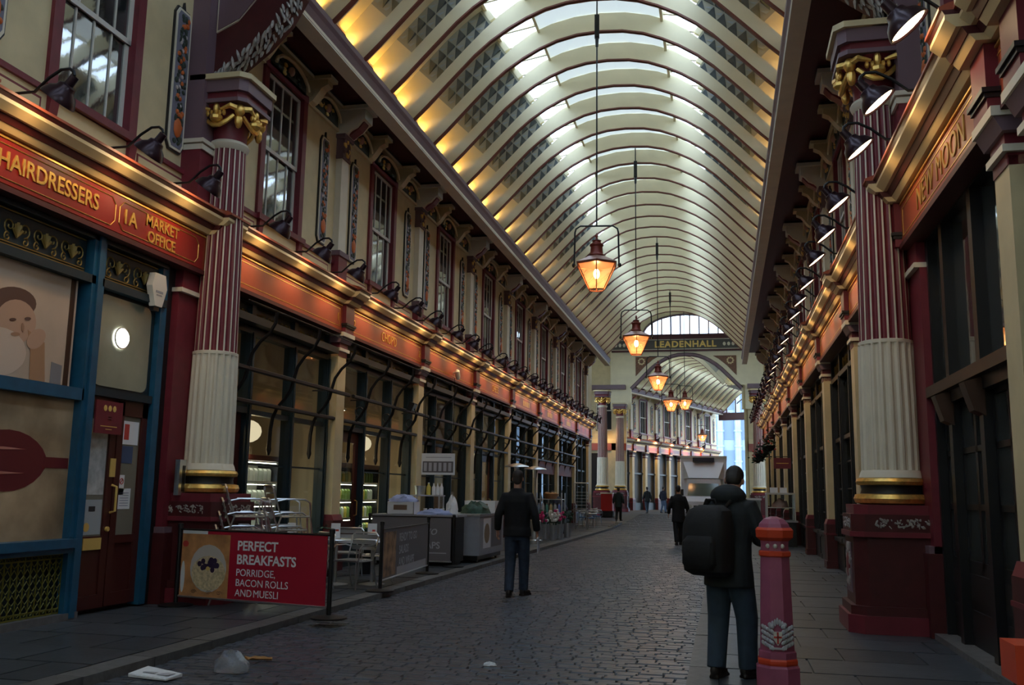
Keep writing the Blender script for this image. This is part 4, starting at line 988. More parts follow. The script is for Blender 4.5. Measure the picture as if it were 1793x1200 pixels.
# ================================================================== GOOSENECK LAMPS over the fascias
lens_m = emis('gooseneck_lamp_glow', (1, .74, .42), 9)
hd = MB(); Rt = Matrix.Rotation(math.radians(-38), 3, 'Y')   # mouth turned down and back to the wall
hd.lathe([(.0, .24), (.045, .24), (.05, .13), (.085, .115), (.10, .07), (.15, .03), (.185, -.04), (.19, -.07), (.175, -.065), (.16, -.02), (.1, .05)], 18, R=Matrix.Rotation(math.radians(38), 3, 'Y'), caps=False)
hdm = hd.mesh('shade', bronze, True)
ln = MB().lathe([(.0, -.045), (.165, -.05)], 18, R=Matrix.Rotation(math.radians(38), 3, 'Y'), caps=False).mesh('lens', lens_m)
am = MB(); am.tube([(-.75, 0, .06), (-.6, 0, .06), (-.32, 0, .06), (-.16, 0, .2), (-.02, 0, .28), (.08, 0, .28), (.13, 0, .24), (.14, 0, .2)], .017, 6); am.lathe([(.05, 0), (.05, .03)], 8, (-.76, 0, .06), R=Matrix.Rotation(PI/2, 3, 'Y')); amm = am.mesh('gooseneck', iron, True)
nlamp = 0
def goose(side, y, k, j, parent=None):
    sd = 'left' if side == 'L' else 'right'
    pos = ('nearest', 'middle', 'farthest')[j]
    bayn = {-1: 'first', 0: 'second', 1: 'third', 2: 'fourth', 3: 'fifth', 4: 'sixth', 5: 'seventh', 6: 'eighth', 7: 'ninth'}[k]
    X = XL+.93 if side == 'L' else XR-.93
    t = thing('gooseneck_lamp', 'dark gooseneck lamp on the %s cornice, %s over the %s shop from the viewer' % (sd, pos, bayn), 'lamp', (X, y, 5.60), 0 if side == 'L' else PI, 'gooseneck lamps along the %s cornice' % sd)
    ob('shade', hdm, t); ob('lens', ln, t); ob('gooseneck', amm, t)
    l = bpy.data.lights.new('lamp_spot', 'SPOT'); l.energy = GE*((.45 if side == 'R' else .7) if k == -1 else 1); l.color = (1, .55, .19); l.spot_size = math.radians(108); l.spot_blend = .8; l.shadow_soft_size = .16
    o = bpy.data.objects.new('lamp_spot', l); COL.objects.link(o); o.parent = t; o.location = (-.06, 0, -.09)
    o.rotation_euler = Vector((-.62, 0, -.78)).to_track_quat('-Z', 'Y').to_euler()
GE = 23
for side in 'LR':
    for k in range(-1, 8):
        for j, u in enumerate((.85, 2.45, 4.0)):
            goose(side, Y0+BAY*k+u-(.2 if k == -1 and j == 2 else 0), k, j)
for i in range(6):   # far nave lamps
    t = thing('gooseneck_lamp', 'tiny dark gooseneck lamp on the cornice of the far turned nave, number %s along' % ('one', 'two', 'three', 'four', 'five', 'six')[i], 'lamp', (0, 0, 0), 0, 'gooseneck lamps on the far nave')
    q = Vector((.8, 1.5+i*3.6, 5.98)); c, s_ = math.cos(TH), math.sin(TH); t.location = (ox+q.x*c-q.y*s_, oy+q.x*s_+q.y*c, q.z); t.rotation_euler = (0, 0, TH)
    ob('shade', hdm, t); ob('lens', ln, t); ob('gooseneck', amm, t)
    l = bpy.data.lights.new('lamp_spot', 'SPOT'); l.energy = 150; l.color = (1, .60, .24); l.spot_size = math.radians(140); l.spot_blend = .6; l.shadow_soft_size = .08
    o = bpy.data.objects.new('lamp_spot', l); COL.objects.link(o); o.parent = t; o.location = (-.06, 0, -.09); o.rotation_euler = Vector((-.62, 0, -.78)).to_track_quat('-Z', 'Y').to_euler()
t = thing('gooseneck_lamp', 'dark gooseneck lamp over the lit fascia left of the crossing', 'lamp', (-8.1, 66.2, 5.9), PI/2); ob('shade', hdm, t); ob('lens', ln, t); ob('gooseneck', amm, t); o = plight('lamp_spot', (-.1, 0, -.2), 40, (1, .6, .24), .08, t)
# ================================================================== HANGING COPPER LANTERNS
amber = glassmat('amber_lantern_glass', (1, .84, .66), .12, .15)
nt = amber.node_tree; o_ = [n for n in nt.nodes if n.type == 'OUTPUT_MATERIAL'][0]; src_ = o_.inputs[0].links[0].from_socket
tr_ = nt.nodes.new('ShaderNodeBsdfTranslucent'); tr_.inputs[0].default_value = (1, .55, .28, 1); mx_ = nt.nodes.new('ShaderNodeMixShader'); mx_.inputs[0].default_value = .22
nt.links.new(src_, mx_.inputs[1]); nt.links.new(tr_.outputs[0], mx_.inputs[2]); nt.links.new(mx_.outputs[0], o_.inputs[0])
bulb_m = emis('lantern_bulb', (1, .70, .36), 42)
def lantern_meshes():
    hexr = lambda r, z, n=6: [(r*math.cos(2*PI*i/n+PI/6), r*math.sin(2*PI*i/n+PI/6), z) for i in range(n)]
    D = {}
    a = MB(); T_, B_ = hexr(.43, .54), hexr(.165, .03)
    for i in range(6): a.tube([T_[i], B_[i]], .011, 5); a.tube([T_[i], T_[(i+1) % 6]], .016, 5); a.tube([B_[i], B_[(i+1) % 6]], .013, 5)
    D['frame'] = a.mesh('frame', copper)
    a = MB(); a.loft([hexr(.16, .03), hexr(.42, .53)], caps=False); D['glass'] = a.mesh('glass', amber)
    a = MB(); a.loft([hexr(.455, .54), hexr(.465, .57), hexr(.16, .72)]); D['roof'] = a.mesh('roof', mat('weathered_copper', (.36, .2, .15), .4, .5, var=.2))
    a = MB(); a.lathe([(.15, .72), (.155, .75), (.13, .78), (.12, .92), (.14, .94), (.14, .97), (.09, 1.0), (.08, 1.04), (.1, 1.05), (.03, 1.08), (.02, 1.12), (.035, 1.15), (.0, 1.22)], 14); D['chimney'] = a.mesh('chimney', mat('red_brown_copper', (.20, .035, .025), .4, .3), True)
    a = MB(); a.tube([(-.45, 0, .5), (-.45, 0, .58), (-.44, 0, 1.22), (-.42, 0, 1.3), (-.33, 0, 1.36), (.33, 0, 1.36), (.42, 0, 1.3), (.44, 0, 1.22), (.45, 0, .58), (.45, 0, .5)], .018, 6)
    for s in (-1, 1): a.ell((s*.46, 0, .54), (.04, .03, .05), 0, 8, 5)
    D['yoke'] = a.mesh('yoke', iron, True)
    a = MB(); a.ell((0, 0, .36), (.06, .06, .1), 0, 10, 8); D['bulb'] = a.mesh('bulb', bulb_m, True)
    return D
LM = lantern_meshes()
def lantern(x, y, zb, ztop, label, rz=0., pw=9):
    t = thing('hanging_lantern', label, 'lantern', (x, y, zb), rz, 'copper lanterns hanging along the nave')
    for nm in ('frame', 'glass', 'roof', 'chimney', 'yoke', 'bulb'): ob(nm, LM[nm], t)
    part('rod', MB().tube([(0, 0, 1.36), (0, 0, ztop-zb)], .016, 6), iron, t)
    if ztop-zb > 4: part('ceiling_clamp', MB().box(-.05, -.05, ztop-zb-.94, .05, .05, ztop-zb-.44).lathe([(.03, ztop-zb-1.14), (.04, ztop-zb-.94)], 8), iron, t)
    plight('lantern_light', (0, 0, .2), pw, (1, .62, .30), .07, t)
for y_, lb in ((18.5, 'nearest copper lantern hanging on a long rod'), (27.5, 'second copper lantern along the nave'), (37.1, 'third copper lantern along the nave'), (46.6, 'fourth copper lantern along the nave, low before the far arch')):
    lantern(-2.42, y_, 5.64, 12.04, lb, .12)
lantern(-2.02, 53.6, 6.35, 15.6, 'copper lantern at the right of the fourth one, before the far arch', .3); lantern(-1.7, 84, 6.3, 12.0, 'farthest small copper lantern in the turned nave', .3)
# ================================================================== STREET THINGS
orangeR = mat('orange_red_paint', (.62, .06, .02), .4); purp = mat('faded_maroon_paint', (.33, .085, .15), .42, var=.15, vscale=5)
def oc(r, z, n=8): return [(r*math.cos(2*PI*i/n+PI/8), r*math.sin(2*PI*i/n+PI/8), z) for i in range(n)]
t = thing('bollard', 'faded maroon octagonal bollard with orange bands and a city shield beside the backpack man', 'bollard', (.40, 8.2, PV)); t.scale = (.95, .95, .98)
part('shaft', MB().loft([oc(.19, 0), oc(.19, .18), oc(.165, .2), oc(.165, .3), oc(.15, .31), oc(.128, 1.06)]), purp, t)
part('lower_band', MB().loft([oc(.17, .2), oc(.175, .215), oc(.175, .235), oc(.168, .25)]), orangeR, t)
part('upper_band', MB().loft([oc(.13, 1.06), oc(.142, 1.07), oc(.142, 1.1), oc(.13, 1.11)]), orangeR, t)
part('neck', MB().loft([oc(.125, 1.1), oc(.122, 1.15), oc(.127, 1.2)]), purp, t); part('neck_dots', MB().ell((-.06, -.105, 1.15), .02, 0, 6, 4).ell((.0, -.118, 1.15), .02, 0, 6, 4).ell((.06, -.105, 1.15), .02, 0, 6, 4), white, t)
part('cap_band', MB().loft([oc(.125, 1.19), oc(.165, 1.22), oc(.17, 1.28), oc(.15, 1.3)]), orangeR, t); part('dome', MB().loft([oc(.145, 1.29), oc(.13, 1.33), oc(.09, 1.37), oc(.03, 1.39)]), purp, t)
cr = part('shield', MB().prism([(-.035, .47), (.035, .47), (.035, .41), (.0, .36), (-.035, .41)], 'y', -.158, -.15), white, t)
part('red_cross', MB().box(-.007, -.163, .375, .007, -.158, .468).box(-.032, -.163, .42, .032, -.158, .434), redn, cr)
a = MB()
for s in (-1, 1):
    for i in range(22): a.ell((s*(.045+.018*(i % 5)), -.150+.014*(i % 5), .34+.0085*i), (.016, .01, .022), 0, 6, 4, Matrix.Rotation(s*(.3+.2*(i % 3)), 3, 'Y'))
for i in range(7): a.ell((-.06+.02*i, -.145, .515+.012*(3-abs(i-3))), (.012, .01, .03), 0, 6, 4)
a.box(-.07, -.16, .33, .07, -.15, .345); part('crest', a, mat('crest_grey', (.42, .42, .46), .5), cr, smooth=True)
t = thing('black_post', 'black post with an orange-red cap at the lower right corner', 'bollard', (1.47, 5.2, PV)); part('shaft', MB().loft([oc(.12, 0), oc(.11, .66)]), blackp, t); part('cap', MB().box(-.13, -.13, .66, .13, .13, .84), orangeR, t)
# barriers with printed banners
bred = mat('banner_red_vinyl', (.42, .012, .035), .45); bgrey = mat('banner_grey_vinyl', (.13, .12, .13), .5); bphoto = mat('banner_photo_orange', (.52, .25, .10), .5, var=.35, vscale=5)
whitep = mat('white_print', (.85, .85, .88), .5); greyp = mat('pale_grey_print', (.42, .42, .46), .5)
def barrier(label, loc, rz, L, h0, h1, bm, group='cafe barriers'):
    t = thing('cafe_barrier', label, 'barrier', loc, rz, group)
    for x in (0, L):
        p = part('post', MB().lathe([(.028, .02), (.028, 1.0), (.035, 1.0), (.035, 1.05), (.02, 1.06)], 10, (x, 0, 0)), blackp, t, smooth=True); part('foot', MB().lathe([(.22, 0), (.22, .02), (.05, .045)], 20, (x, 0, 0)), blackp, p, smooth=True)
    b = part('banner', MB().box(.06, -.01, h0, L-.06, 0, h1), bm, t); part('bottom_bar', MB().tube([(.04, -.005, h0), (L-.04, -.005, h0)], .016, 6), steel, t); part('top_bar', MB().tube([(0, -.005, h1), (L, -.005, h1)], .014, 6), blackp, t)
    return t, b
RF = (PI/2, 0, 0)
t, b = barrier('cafe barrier with a red breakfast banner at front left', (-7.0, 11.42, PV), math.atan2(-.52, 2.35), 2.42, .13, .98, bred)
pic = part('food_picture', MB().box(.06, -.012, .14, .86, -.01, .93), bphoto, b); part('pale_corner', MB().box(.06, -.013, .93, .48, -.01, .98), offwh, b)
def disc(c, rx, rz_, m_, dy, par, nm='food_print'):
    part(nm, MB().prism([(c[0]+rx*math.cos(2*PI*i/20), c[1]+rz_*math.sin(2*PI*i/20)) for i in range(20)], 'y', dy-.001, dy), m_, par)
oat = mat('print_oats', (.62, .50, .30), .6, var=.3, vscale=30); berry = mat('print_berries', (.035, .02, .06), .5); bowl = mat('print_bowl', (.55, .5, .45), .4)
disc((.52, .50), .30, .30, bowl, -.0125, pic); disc((.53, .44), .28, .22, oat, -.0135, pic); disc((.1, .38), .035, .2, offwh, -.0125, pic); 
for i in range(16): disc((.36+.32*random.random(), .47+.16*random.random()), .035, .035, berry, -.0145-.0001*i, pic)
disc((.52, .5), .03, .025, goldp, -.0165, pic); disc((.12, .80), .05, .04, redn, -.0125, pic)
for i, x in enumerate((.3, .55, .72)): part('food_print', MB().tube([(x+.05*(1-q/12)*math.cos(q), -.013, .2+.03*(1-q/12)*math.sin(q)) for q in range(12)], .003, 4, 0, False), oak, pic)
text('banner_text', 'PERFECT', .165, whitep, b, (.98, -.013, .80), RF, .001, 'LEFT', .004); text('banner_text', 'BREAKFASTS', .165, whitep, b, (.98, -.013, .63), RF, .001, 'LEFT', .004)
for s, x, i in (('PORRIDGE,', .98, 0), ('BACON', .98, 1), ('ROLLS', 1.45, 1), ('AND', .98, 2), ('MUESLI', 1.27, 2)): text('banner_text', s, .125, whitep, b, (x, -.013, .47-i*.125), RF, .001, 'LEFT', 0)
t, b = barrier('cafe barrier with a dark grey salads and wraps banner along the kerb', (-5.16, 14.05, PV), math.radians(95), 3.3, .16, .93, bgrey)
part('food_picture', MB().box(.1, -.012, .2, .85, -.01, .88), mat('banner_photo_dark', (.10, .06, .04), .5, var=.6, vscale=5, col2=(.35, .2, .1)), b)
for i, s in enumerate(('READY TO GO', 'SALADS', 'AND WRAPS')): text('banner_text', s, .19, greyp, b, (1.05, -.013, .76-i*.2), RF, .001, 'LEFT', .003)
part('pale_strip', MB().box(.95, -.012, .17, 3.1, -.01, .3), greyp, b)
t, b = barrier('tall grey to go banner in front of the food counter', (-7.3, 19.1, PV), 0, 1.85, .1, 1.0, mat('banner_mid_grey', (.16, .15, .16), .5))
text('banner_text', 'to go', .27, greyp, b, (1.2, -.013, .72), RF, .001, 'CENTER', 0, shear=.25); text('banner_text', 'WRAPS', .19, greyp, b, (1.25, -.013, .42), RF, .001, 'CENTER', .003); part('small_print', MB().box(.75, -.012, .26, 1.7, -.01, .28), greyp, b)
# food counter and cart
t = thing('food_counter', 'long grey food counter behind the to go banner', 'counter', (-7.3, 19.25, PV)); part('worktop', MB().box(0, 0, 1.0, 1.88, .75, 1.04), greym, t); part('body', MB().box(.05, .05, .08, 1.83, .7, 1.0), blackp, t); part('kick', MB().box(.1, .1, 0, 1.78, .65, .08), blackp, t)
CT = PV+1.04
t = thing('food_cart', 'pale grey wheeled food cart at the kerb, left of the walking man', 'cart', (-6.1, 20.25, PV)); part('body', MB().box(0, 0, .16, .9, 2.3, 1.0), greym, t); part('top', MB().box(-.02, -.02, 1.0, .92, 2.32, 1.05), steel, t); part('base', MB().box(.05, .05, .06, .85, 2.25, .16), blackp, t)
part('side_poster', MB().box(.9, .35, .3, .904, 1.0, .95), offwh, t); part('side_poster', MB().prism([(.36+.25*math.cos(i*PI/8)+.3, .62+.22*math.sin(i*PI/8)) for i in range(16)], 'x', .904, .907), mat('cart_print', (.25, .18, .1), .5), t); part('side_panel', MB().box(.9, 1.1, .3, .904, 2.1, .95), bgrey, t)
for x in (.12, .78):
    for y_ in (.25, 2.05): part('castor', MB().lathe([(.06, -.02), (.06, .02)], 10, (x, y_, .06), R=Matrix.Rotation(PI/2, 3, 'Y')), blackp, t)
# things on the counter
def boxlid(name, label, cat, loc, sx, sy, sz, m_, grp=None):
    o = thing(name, label, cat, loc, 0, grp); a = MB(); w_ = .012
    a.box(-sx, -sy, 0, sx, sy, .01); a.box(-sx, -sy, 0, -sx+w_, sy, sz); a.box(sx-w_, -sy, 0, sx, sy, sz); a.box(-sx, -sy, 0, sx, -sy+w_, sz); a.box(-sx, sy-w_, 0, sx, sy, sz); part('body', a, m_, o); part('label', MB().box(-sx*.5, -sy-.003, sz*.35, sx*.5, -sy, sz*.75), mat('brown_card', (.2, .13, .09), .6), o); return o
boxlid('cardboard_box', 'white cardboard box holding a blue cloth on the food counter', 'box', (-6.7, 19.5, CT), .3, .2, .26, offwh)
clothm = mat('pale_blue_cloth', (.32, .40, .66), .8, var=.15)
def heap(name, label, cat, loc, rx, ry, h, m_, seed=1):
    rnd = random.Random(seed); a = MB(); n, k = 18, 6; rings = []
    for i in range(k+1):
        t_ = i/k; rr = math.cos(t_*PI/2)
        rings.append([((rx*rr*(1+rnd.uniform(-.15, .15)))*math.cos(2*PI*j/n), (ry*rr*(1+rnd.uniform(-.15, .15)))*math.sin(2*PI*j/n), max(0, h*math.sin(t_*PI/2)*(1+rnd.uniform(-.25, .25))*(i > 0))) for j in range(n)])
    a.loft(rings); return tag(part(name, a, m_, None, loc, smooth=True), label, cat)
heap('blue_cloth', 'crumpled pale blue cloth heaped on the white box', 'cloth', (-6.7, 19.5, CT+.26), .32, .22, .14, clothm, 3); heap('blue_cloth', 'crumpled pale blue cloth lying on the counter right of the box', 'cloth', (-5.95, 19.42, CT), .38, .14, .11, clothm, 5)
def bottle(label, loc, m_, r=.045, h=.24):
    o = thing('sauce_bottle', label, 'bottle', loc, 0, 'bottles on the drinks shelf'); part('body', MB().lathe([(r, 0), (r, h*.7), (r*.5, h*.85), (r*.4, h)], 12), m_, o, smooth=True); part('cap', MB().lathe([(r*.45, h), (r*.45, h*1.08)], 10), white, o); return o
t = thing('drinks_shelf', 'steel shelf stand with bottles under the menu board', 'shelf', (-6.75, 20.1, PV)); part('shelf', MB().box(0, 0, 1.42, .68, .4, 1.45), steel, t); part('shelf', MB().box(0, 0, .9, .68, .4, .93), steel, t)
for x in (.03, .65):
    for y_ in (.03, .37): part('leg', MB().box(x-.015, y_-.015, 0, x+.015, y_+.015, 1.42), steel, t)
SZ = PV+1.45
bottle('yellow sauce bottle on the drinks shelf', (-6.4, 20.3, SZ), mat('mustard_yellow', (.5, .42, .08), .4), .05, .25)
for i, n in enumerate(('left', 'middle', 'right')): bottle('cream sauce bottle on the drinks shelf, %s of three' % n, (-6.28+i*.09, 20.3, SZ), offwh, .042, .24)
t = thing('steel_tub', 'shiny steel tub at the left end of the drinks shelf', 'tub', (-6.6, 20.3, SZ)); part('body', MB().lathe([(.1, 0), (.125, .2), (.12, .2), (.095, .01)], 16, caps=False), steel, t, smooth=True); part('base', MB().lathe([(.1, 0), (.1, .008)], 16), steel, t)
t = thing('menu_board', 'white framed menu board with dark lettering rows hanging over the counter', 'menu board', (-6.68, 20.6, 1.98)); part('board', MB().box(0, 0, 0, .78, .03, .48), offwh, t); part('dark_panel', MB().box(.03, -.004, .05, .75, 0, .3), bgrey, t)
for i in range(6): part('menu_print', MB().box(.06+i*.115, -.007, .08, .06+i*.115+.07, -.004, .27), greyp, t)
part('menu_print', MB().box(.1, -.004, .38, .7, -.001, .4), greyp, t); part('hanger', MB().tube([(.05, .015, .48), (.05, .015, 2.2)], .006, 5).tube([(.73, .015, .48), (.73, .015, 2.2)], .006, 5), iron, t)
for i in range(5):
    t = thing('plastic_cup', 'small clear cup on the food counter, %s in the row' % ('first', 'second', 'third', 'fourth', 'fifth')[i], 'cup', (-6.28+i*.13, 19.72, CT), 0, 'cups on the food counter'); part('body', MB().lathe([(.03, 0), (.042, .12), (.04, .12), (.028, .005)], 10, caps=False), offwh, t, smooth=True); part('rim', MB().lathe([(.042, .115), (.047, .12), (.042, .125)], 10), offwh, t)
# things on the cart
leafg = mat('dark_green_leaves', (.02, .06, .04), .6, var=.4, vscale=15)
heap('salad_leaves', 'heap of dark green leaves on the food cart', 'leaves', (-5.55, 21.2, PV+1.05), .33, .5, .24, leafg, 8); heap('paper_sack', 'white crumpled paper sack on the food cart', 'sack', (-5.92, 20.55, PV+1.05), .13, .2, .34, offwh, 4)
boxlid('white_crate', 'long white crate at the back of the food cart', 'crate', (-5.6, 22.1, PV+1.05), .38, .3, .28, offwh)
# ---------------------------------------------------------------- aluminium chairs and tables
def chair(label, loc, rz, group='aluminium cafe chairs'):
    t = thing('cafe_chair', label, 'chair', loc, rz, group)
    for i in range(6): ob('seat_slat', bx('seat_slat', steel, -.21, -.03, .435, .21, .03, .45), t, (0, -.19+i*.075, 0))
    for i in range(3): part('back_slat', MB().cbox((0, -.275-.02*i, .62+.085*i), (.44, .012, .07), 0, Matrix.Rotation(-.2, 3, 'X')), steel, t)
    for s in (-1, 1): ob('side_frame', chs[s], t)
    part('back_rail', MB().tube([(-.25, -.325, .80), (-.2, -.335, .85), (.2, -.335, .85), (.25, -.325, .80)], .014, 6), steel, t, smooth=True); part('front_rail', MB().tube([(-.24, .2, .43), (.24, .2, .43)], .012, 6), steel, t)
    return t
chs = {}
for s in (-1, 1):
    a = MB(); a.tube([(s*.26, .27, 0), (s*.25, .2, .44), (s*.255, .19, .62), (s*.255, .12, .665), (s*.255, -.15, .665), (s*.25, -.26, .64)], .013, 6); a.tube([(s*.24, -.34, 0), (s*.24, -.2, .43), (s*.25, -.29, .68), (s*.25, -.325, .80)], .013, 6); a.tube([(s*.25, .2, .43), (s*.24, -.2, .43)], .012, 6); chs[s] = a.mesh('side_frame', steel, True)
ch0 = chair('aluminium cafe chair nearest the kerb, its slim legs in front, behind the red banner', (-5.72, 14.3, PV), 2.9)
for lb, x, y_, r_ in (('aluminium cafe chair turned sideways against the grey banner', -5.86, 15.6, 1.9), ('aluminium cafe chair farther in, beside the first menu card', -6.35, 14.0, 2.6), ('aluminium cafe chair facing the wall between the tables', -6.55, 16.0, 3.3), ('aluminium cafe chair close to the shop window', -6.95, 15.1, -.6)): dup(ch0, (x, y_, PV), r_, lb)
for s_, (x, y_, r_) in enumerate(((-6.5, 12.0, -.95), (-6.0, 12.3, -.85))):
    for i in range(5):
        dup(ch0, (x+.03*i, y_+.01*i, PV+.18*i), r_, 'stacked aluminium chair, %s from the bottom of the %s stack by the column' % (('first', 'second', 'third', 'fourth', 'fifth', 'sixth')[i], ('left', 'right')[s_]), 'stacked aluminium chairs')
def ctable(lb, x, y_):
    t = thing('cafe_table', lb, 'table', (x, y_, PV), 0, 'round cafe tables'); part('top', MB().lathe([(.3, .71), (.31, .72), (.3, .735)], 24), steel, t, smooth=True); part('pole', MB().lathe([(.03, .03), (.03, .71)], 10), steel, t, smooth=True); part('base', MB().lathe([(.22, 0), (.22, .015), (.04, .04)], 20), steel, t, smooth=True)
    c = thing('menu_card', 'white menu card on the ' + lb, 'menu card', (x-.02, y_, PV+.735), .3, 'menu cards on the cafe tables'); part('card', MB().box(-.075, -.004, .02, .075, .004, .25), offwh, c); part('stand', MB().box(-.085, -.04, 0, .085, .04, .02), steel, c); part('print', MB().box(.0, -.006, .12, .05, -.004, .15), redn, c)
ctable('round cafe table nearest the shop window', -6.85, 14.5); ctable('round cafe table between the chairs', -6.2, 14.75); ctable('round cafe table nearest the kerb', -5.66, 15.0)
# planter in front of the cafe window
for i, (x, y_) in enumerate(((-7.0, 16.2), (-6.5, 16.9))):
    t = thing('planter', 'small dark planter with green leaves, %s of two before the second pilaster' % ('left', 'right')[i], 'planter', (x, y_, PV)); part('pot', MB().lathe([(.16, 0), (.2, .6), (.18, .6), (.15, .5)], 14, caps=False).lathe([(.17, .52), (.0, .53)], 14, caps=False), blackp, t, smooth=True)
    a = MB(); rnd = random.Random(i)
    for q in range(40): a.cbox((rnd.uniform(-.17, .17), rnd.uniform(-.17, .17), .58+rnd.uniform(0, .3)), (.09, .05, .004), 0, Matrix.Rotation(rnd.uniform(0, 6), 3, 'Z') @ Matrix.Rotation(rnd.uniform(-1, 1), 3, 'X'))
    part('foliage', a, leafg, t)
# patio heaters
for i, (x, y_, z) in enumerate(((-5.85, 27, 2.3), (-5.7, 29, 2.28))):
    t = thing('patio_heater', 'steel patio heater with a wide disc top, %s of the pair' % ('nearer', 'farther')[i], 'heater', (x, y_, PV), 0, 'patio heaters'); part('reflector', MB().lathe([(.36, z-.03), (.34, z), (.1, z+.07), (.0, z+.08)], 24, caps=False), steel, t, smooth=True); part('burner', MB().lathe([(.06, z-.28), (.08, z-.05)], 12), steel, t); part('pole', MB().tube([(0, 0, .7), (0, 0, z-.25)], .03, 8), steel, t); part('tank_housing', MB().lathe([(.23, 0), (.23, .1), (.2, .12), (.2, .68), (.15, .72)], 18), steel, t, smooth=True)
# flower and glassware display
pink = mat('pink_flower', (.55, .03, .16), .6); wfl = mat('white_flower', (.7, .7, .68), .6)
for i, (x, y_, m_, cn) in enumerate(((-5.85, 30.6, pink, 'pink'), (-5.5, 31.2, wfl, 'white'), (-5.9, 31.9, leafg, 'green'), (-5.5, 32.4, pink, 'pink'), (-5.85, 33.2, wfl, 'white'), (-5.45, 33.8, leafg, 'green'))):
    t = thing('flower_bucket', '%s flowers in a tall steel bucket, %s along the kerb past the heaters' % (cn, ('first', 'second', 'third', 'fourth', 'fifth', 'sixth')[i]), 'flowers', (x, y_, PV), 0, 'flower buckets'); part('bucket', MB().lathe([(.11, 0), (.16, .5), (.15, .5), (.1, .01)], 14, caps=False), steel, t, smooth=True); a = MB(); rnd = random.Random(i+9)
    for q in range(24): a.ell((rnd.uniform(-.18, .18), rnd.uniform(-.18, .18), .6+rnd.uniform(0, .35)), .05, 0, 6, 4)
    part('blooms', a, m_, t, smooth=True); a = MB()
    for q in range(14): a.tube([(rnd.uniform(-.08, .08), rnd.uniform(-.08, .08), .1), (rnd.uniform(-.18, .18), rnd.uniform(-.18, .18), .75)], .008, 4)
    part('stems', a, leafg, t)
t = thing('display_table', 'steel table with stacked glassware and baskets past the flower buckets', 'table', (-6.2, 34.6, PV)); part('top', MB().box(-.5, -.4, .8, .5, .4, .84), steel, t); part('shelf', MB().box(-.45, -.35, 1.3, .45, .35, 1.33), steel, t)
for x in (-.46, .46):
    for y_ in (-.36, .36): part('leg', MB().box(x-.02, y_-.02, 0, x+.02, y_+.02, 1.55), steel, t)
t = thing('basket', 'brown wicker basket of rolls on top of the glassware table', 'basket', (-6.2, 34.6, PV+1.33)); part('body', MB().lathe([(.2, 0), (.3, .18), (.28, .18), (.19, .01)], 14, caps=False), mat('wicker', (.22, .10, .04), .7), t, smooth=True); a = MB()
for q in range(10): a.ell((random.uniform(-.17, .17), random.uniform(-.17, .17), .15+random.uniform(0, .06)), (.09, .06, .05), 0, 7, 4)
part('rolls', a, mat('bread_crust', (.42, .22, .08), .6), t, smooth=True)
for i in range(6):
    t = thing('glass_jar', 'shiny jar on the glassware table, %s in the row' % ('first', 'second', 'third', 'fourth', 'fifth', 'sixth')[i], 'jar', (-6.6+.15*i, 34.35, PV+.84), 0, 'jars on the glassware table'); part('body', MB().lathe([(.05, 0), (.06, .1), (.055, .24), (.03, .3)], 10), mat('jar_glass_%d' % i, ((.25, .35, .5), (.5, .5, .55), (.1, .3, .25), (.5, .4, .2), (.4, .45, .5), (.15, .2, .5))[i], .1, .3), t, smooth=True); part('lid', MB().lathe([(.035, .3), (.035, .34)], 10), steel, t)
# tall trolley rack and bistro chairs with blue seats
t = thing('tray_trolley', 'tall steel tray trolley with stacked shelves by the far bistro chairs', 'trolley', (-6.1, 41.5, PV))
for x in (-.28, .28):
    for y_ in (-.25, .25): part('upright', MB().tube([(x, y_, 0), (x, y_, 2.0)], .02, 6), steel, t)
for i in range(7): part('tray', MB().box(-.27, -.25, .75+i*.14, .27, .25, .77+i*.14), steel, t)
part('top_rail', MB().tube([(-.28, -.25, 2.0), (.28, -.25, 2.0), (.28, .25, 2.0), (-.28, .25, 2.0), (-.28, -.25, 2.0)], .018, 6), steel, t)
blueseat = mat('blue_seat', (.05, .16, .36), .5)
def bistro(lb, loc, rz):
    t = thing('bistro_chair', lb, 'chair', loc, rz, 'far bistro chairs'); part('seat', MB().lathe([(.2, .43), (.23, .45), (.21, .47)], 16), blueseat, t, smooth=True); part('back', MB().tube([(.25*math.cos(i*PI/8+PI), .25*math.sin(i*PI/8+PI), .78-.05*abs(i-4)/4) for i in range(9)], .02, 6).tube([(.25*math.cos(i*PI/8+PI), .25*math.sin(i*PI/8+PI), .62) for i in range(9)], .05, 6), steel, t, smooth=True)
    for i in range(4): an = PI/4+i*PI/2; part('leg', MB().tube([(.15*math.cos(an), .15*math.sin(an), .44), (.24*math.cos(an), .24*math.sin(an), 0)], .014, 6), steel, t)
    for s in (-1, 1): part('arm', MB().tube([(s*.25, 0, .74), (s*.24, .12, .64), (s*.2, .14, .45)], .014, 6), steel, t)
    return t
b0 = bistro('bistro chair with a blue seat, nearest of the far cafe', (-5.95, 43.6, PV), .3)
for lb, x, y_, r_ in (('bistro chair with a blue seat, second of the far cafe', -6.4, 44.4, 1.2), ('bistro chair with a blue seat, third of the far cafe', -5.9, 45.4, -.5), ('bistro chair with a blue seat, nearest the red pedestal casing', -6.3, 46.6, 2.0)): dup(b0, (x, y_, PV+g(y_)), r_, lb)
t = thing('bistro_table', 'small round steel table among the far bistro chairs', 'table', (-6.75, 45.3, PV+g(45.3))); part('top', MB().lathe([(.34, .71), (.34, .74)], 20), steel, t); part('pole', MB().tube([(0, 0, 0), (0, 0, .71)], .03, 8), steel, t); part('base', MB().lathe([(.2, 0), (.2, .02)], 16), steel, t)
